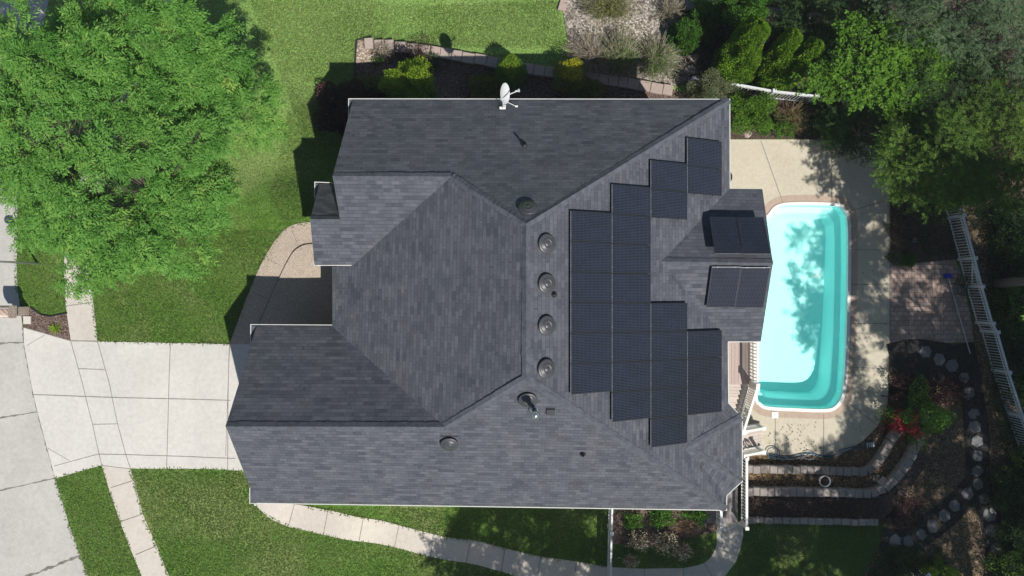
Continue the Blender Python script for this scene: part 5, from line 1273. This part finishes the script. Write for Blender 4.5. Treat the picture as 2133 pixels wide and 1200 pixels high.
# pool drain
mb=MB(c0); q=P(1706,573,POOLZ-1.0); mb.lathe([(.12,0),(.12,.012),(.02,.016)],(q.x,q.y,depth(q)+.003),16); mb.build("drain",M["white"],pool)
# grass blades: thin growth over the lawns and along their ragged edges
def blades(polys,n,seed,label):
    r=np.random.default_rng(seed); Q=[]
    ar=[]
    W=[]
    for poly in polys:
        pts=np.array([tuple(G(a,b,0))[:2] for a,b in poly]); x,y=pts[:,0],pts[:,1]; ar.append(abs(.5*np.sum(x*np.roll(y,-1)-y*np.roll(x,-1)))); W.append(pts)
    for pts,A in zip(W,ar):
        m=int(n*A/sum(ar)); lo=pts.min(0); hi=pts.max(0); got=[]
        while sum(len(g) for g in got)<m:
            q=r.uniform(lo,hi,(m,2)); ins=np.zeros(m,bool); j=len(pts)-1
            for i in range(len(pts)):
                xi,yi=pts[i]; xj,yj=pts[j]; ins^=((yi>q[:,1])!=(yj>q[:,1]))&(q[:,0]<(xj-xi)*(q[:,1]-yi)/(yj-yi+1e-12)+xi); j=i
            got.append(q[ins])
        Q.append(np.vstack(got)[:m])
    q=np.vstack(Q); m=len(q); z=zg(q[:,0],q[:,1])
    D=r.normal(0,1,(m,3)); D[:,2]=np.abs(D[:,2])*.35+.05
    pat=.45+.12*np.clip((q[:,1]-2)/6,0,1)*2+.2*np.sin(q[:,0]*1.1+2*np.sin(q[:,1]*.7))*np.sin(q[:,1]*1.3+q[:,0]*.4)+r.normal(0,.2,m)
    o=leaves("grass",np.column_stack([q,z+.005]),D,r.normal(0,.5,(m,3))+[0,0,1],.10*r.uniform(.6,1.4,m),.022,LM["grassb"],None,tint=np.clip(pat,0,1),r=r); tag(o,label,kind="stuff")
def edge_blades(lines,seed):
    r=np.random.default_rng(seed); P_=[];
    for ln in lines:
        pts=[G(a,b,0) for a,b in ln]
        for a,b in zip(pts,pts[1:]):
            L=(b-a).length; m=int(L*34); t=r.random(m); d=(b-a)/L; nn=Vector((-d.y,d.x,0)); w=.016*(1+.9*np.sin(t*L*5+seed))
            P_.append(np.array([a[:2]])+t[:,None]*np.array([(b-a)[:2]])+ (r.normal(0,1,m)*w)[:,None]*np.array([nn[:2]]))
    q=np.vstack(P_); m=len(q); z=zg(q[:,0],q[:,1]); D=r.normal(0,1,(m,3)); D[:,2]=np.abs(D[:,2])*.6+.2
    o=leaves("grass",np.column_stack([q,z+.03]),D,r.normal(0,.5,(m,3))+[0,0,1],.10*r.uniform(.5,1.5,m),.028,LM["grassb"],None,r=r); tag(o,"ragged grass along the concrete edges",kind="stuff")
blades([[(37,480),(133,560),(138,650),(85,655),(64,640),(36,600)],[(190,480),(650,480),(600,480),(480,715),(203,708),(190,600)],[(520,0),(1160,0),(1180,100),(760,80),(740,200),(640,300),(600,200)],[(600,230),(740,180),(740,240),(650,450),(590,470),(560,400)],
  [(118,1000),(212,972),(295,1200),(185,1200)],[(272,980),(510,985),(540,1055),(600,1100),(760,1132),(900,1165),(1070,1205),(352,1200)],[(640,1056),(1268,1062),(1268,1178),(1060,1140),(840,1094)],[(1275,1140),(1440,1120),(1488,1105),(1485,1150),(1440,1180),(1275,1180)],[(1552,1092),(1830,1092),(1828,1140),(1795,1205),(1530,1205),(1552,1110)]],110000,501,"short mown grass over the lawns")
edge_blades([[(203,711),(478,717)],[(190,480),(185,523),(191,600),(203,711)],[(138,650),(133,560),(136,500)],[(38,480),(35,560),(37,610)],[(115,997),(212,970)],[(212,970),(250,1087),(295,1200)],[(272,977),(297,1070),(352,1200)],[(272,977),(440,978),(510,982)],[(115,997),(143,1090),(182,1200)],
  [(545,1065),(600,1097),(700,1121),(750,1129),(897,1161),(1047,1193),(1073,1201)],[(640,1055),(700,1066),(833,1095),(980,1125),(1200,1170),(1263,1181)],[(740,180),(743,84)],[(757,82),(830,92),(960,108),(1060,128),(1180,150)],[(1178,20),(1184,104),(1230,150)],[(500,650),(545,548),(590,481),(650,462)],[(1556,1090),(1830,1093)],[(1275,1134),(1390,1136),(1440,1122)]],502)

# added thin volume over everything, put in to lift the darkest shade to grey
hz=MB(); hz.box((0,0,(CZ+3-5)/2),(500,500,CZ+3+5)); ho=hz.build("haze",bpy.data.materials.new("air")); tag(ho,kind="stuff")
hm=ho.data.materials[0]; hm.use_nodes=True; hn=hm.node_tree; hn.nodes.clear()
pv=N(hn,"ShaderNodeVolumePrincipled"); pv.inputs["Color"].default_value=(.80,.90,1,1); pv.inputs["Density"].default_value=.0004; ou=N(hn,"ShaderNodeOutputMaterial"); hn.links.new(pv.outputs[0],ou.inputs[1])

scatter("fallen_leaves","small dry leaves lying on the lower pool terrace",[(1600,885),(1700,880),(1715,945),(1600,945)],90,"plum",.07,.04,601,.01,flat=POOLZ+.02)
scatter("fallen_leaves","small dry leaves lying on the shaded terrace strip",[(1775,560),(1850,560),(1850,900),(1770,900)],150,"plum",.06,.035,602,.01,flat=POOLZ+.02)
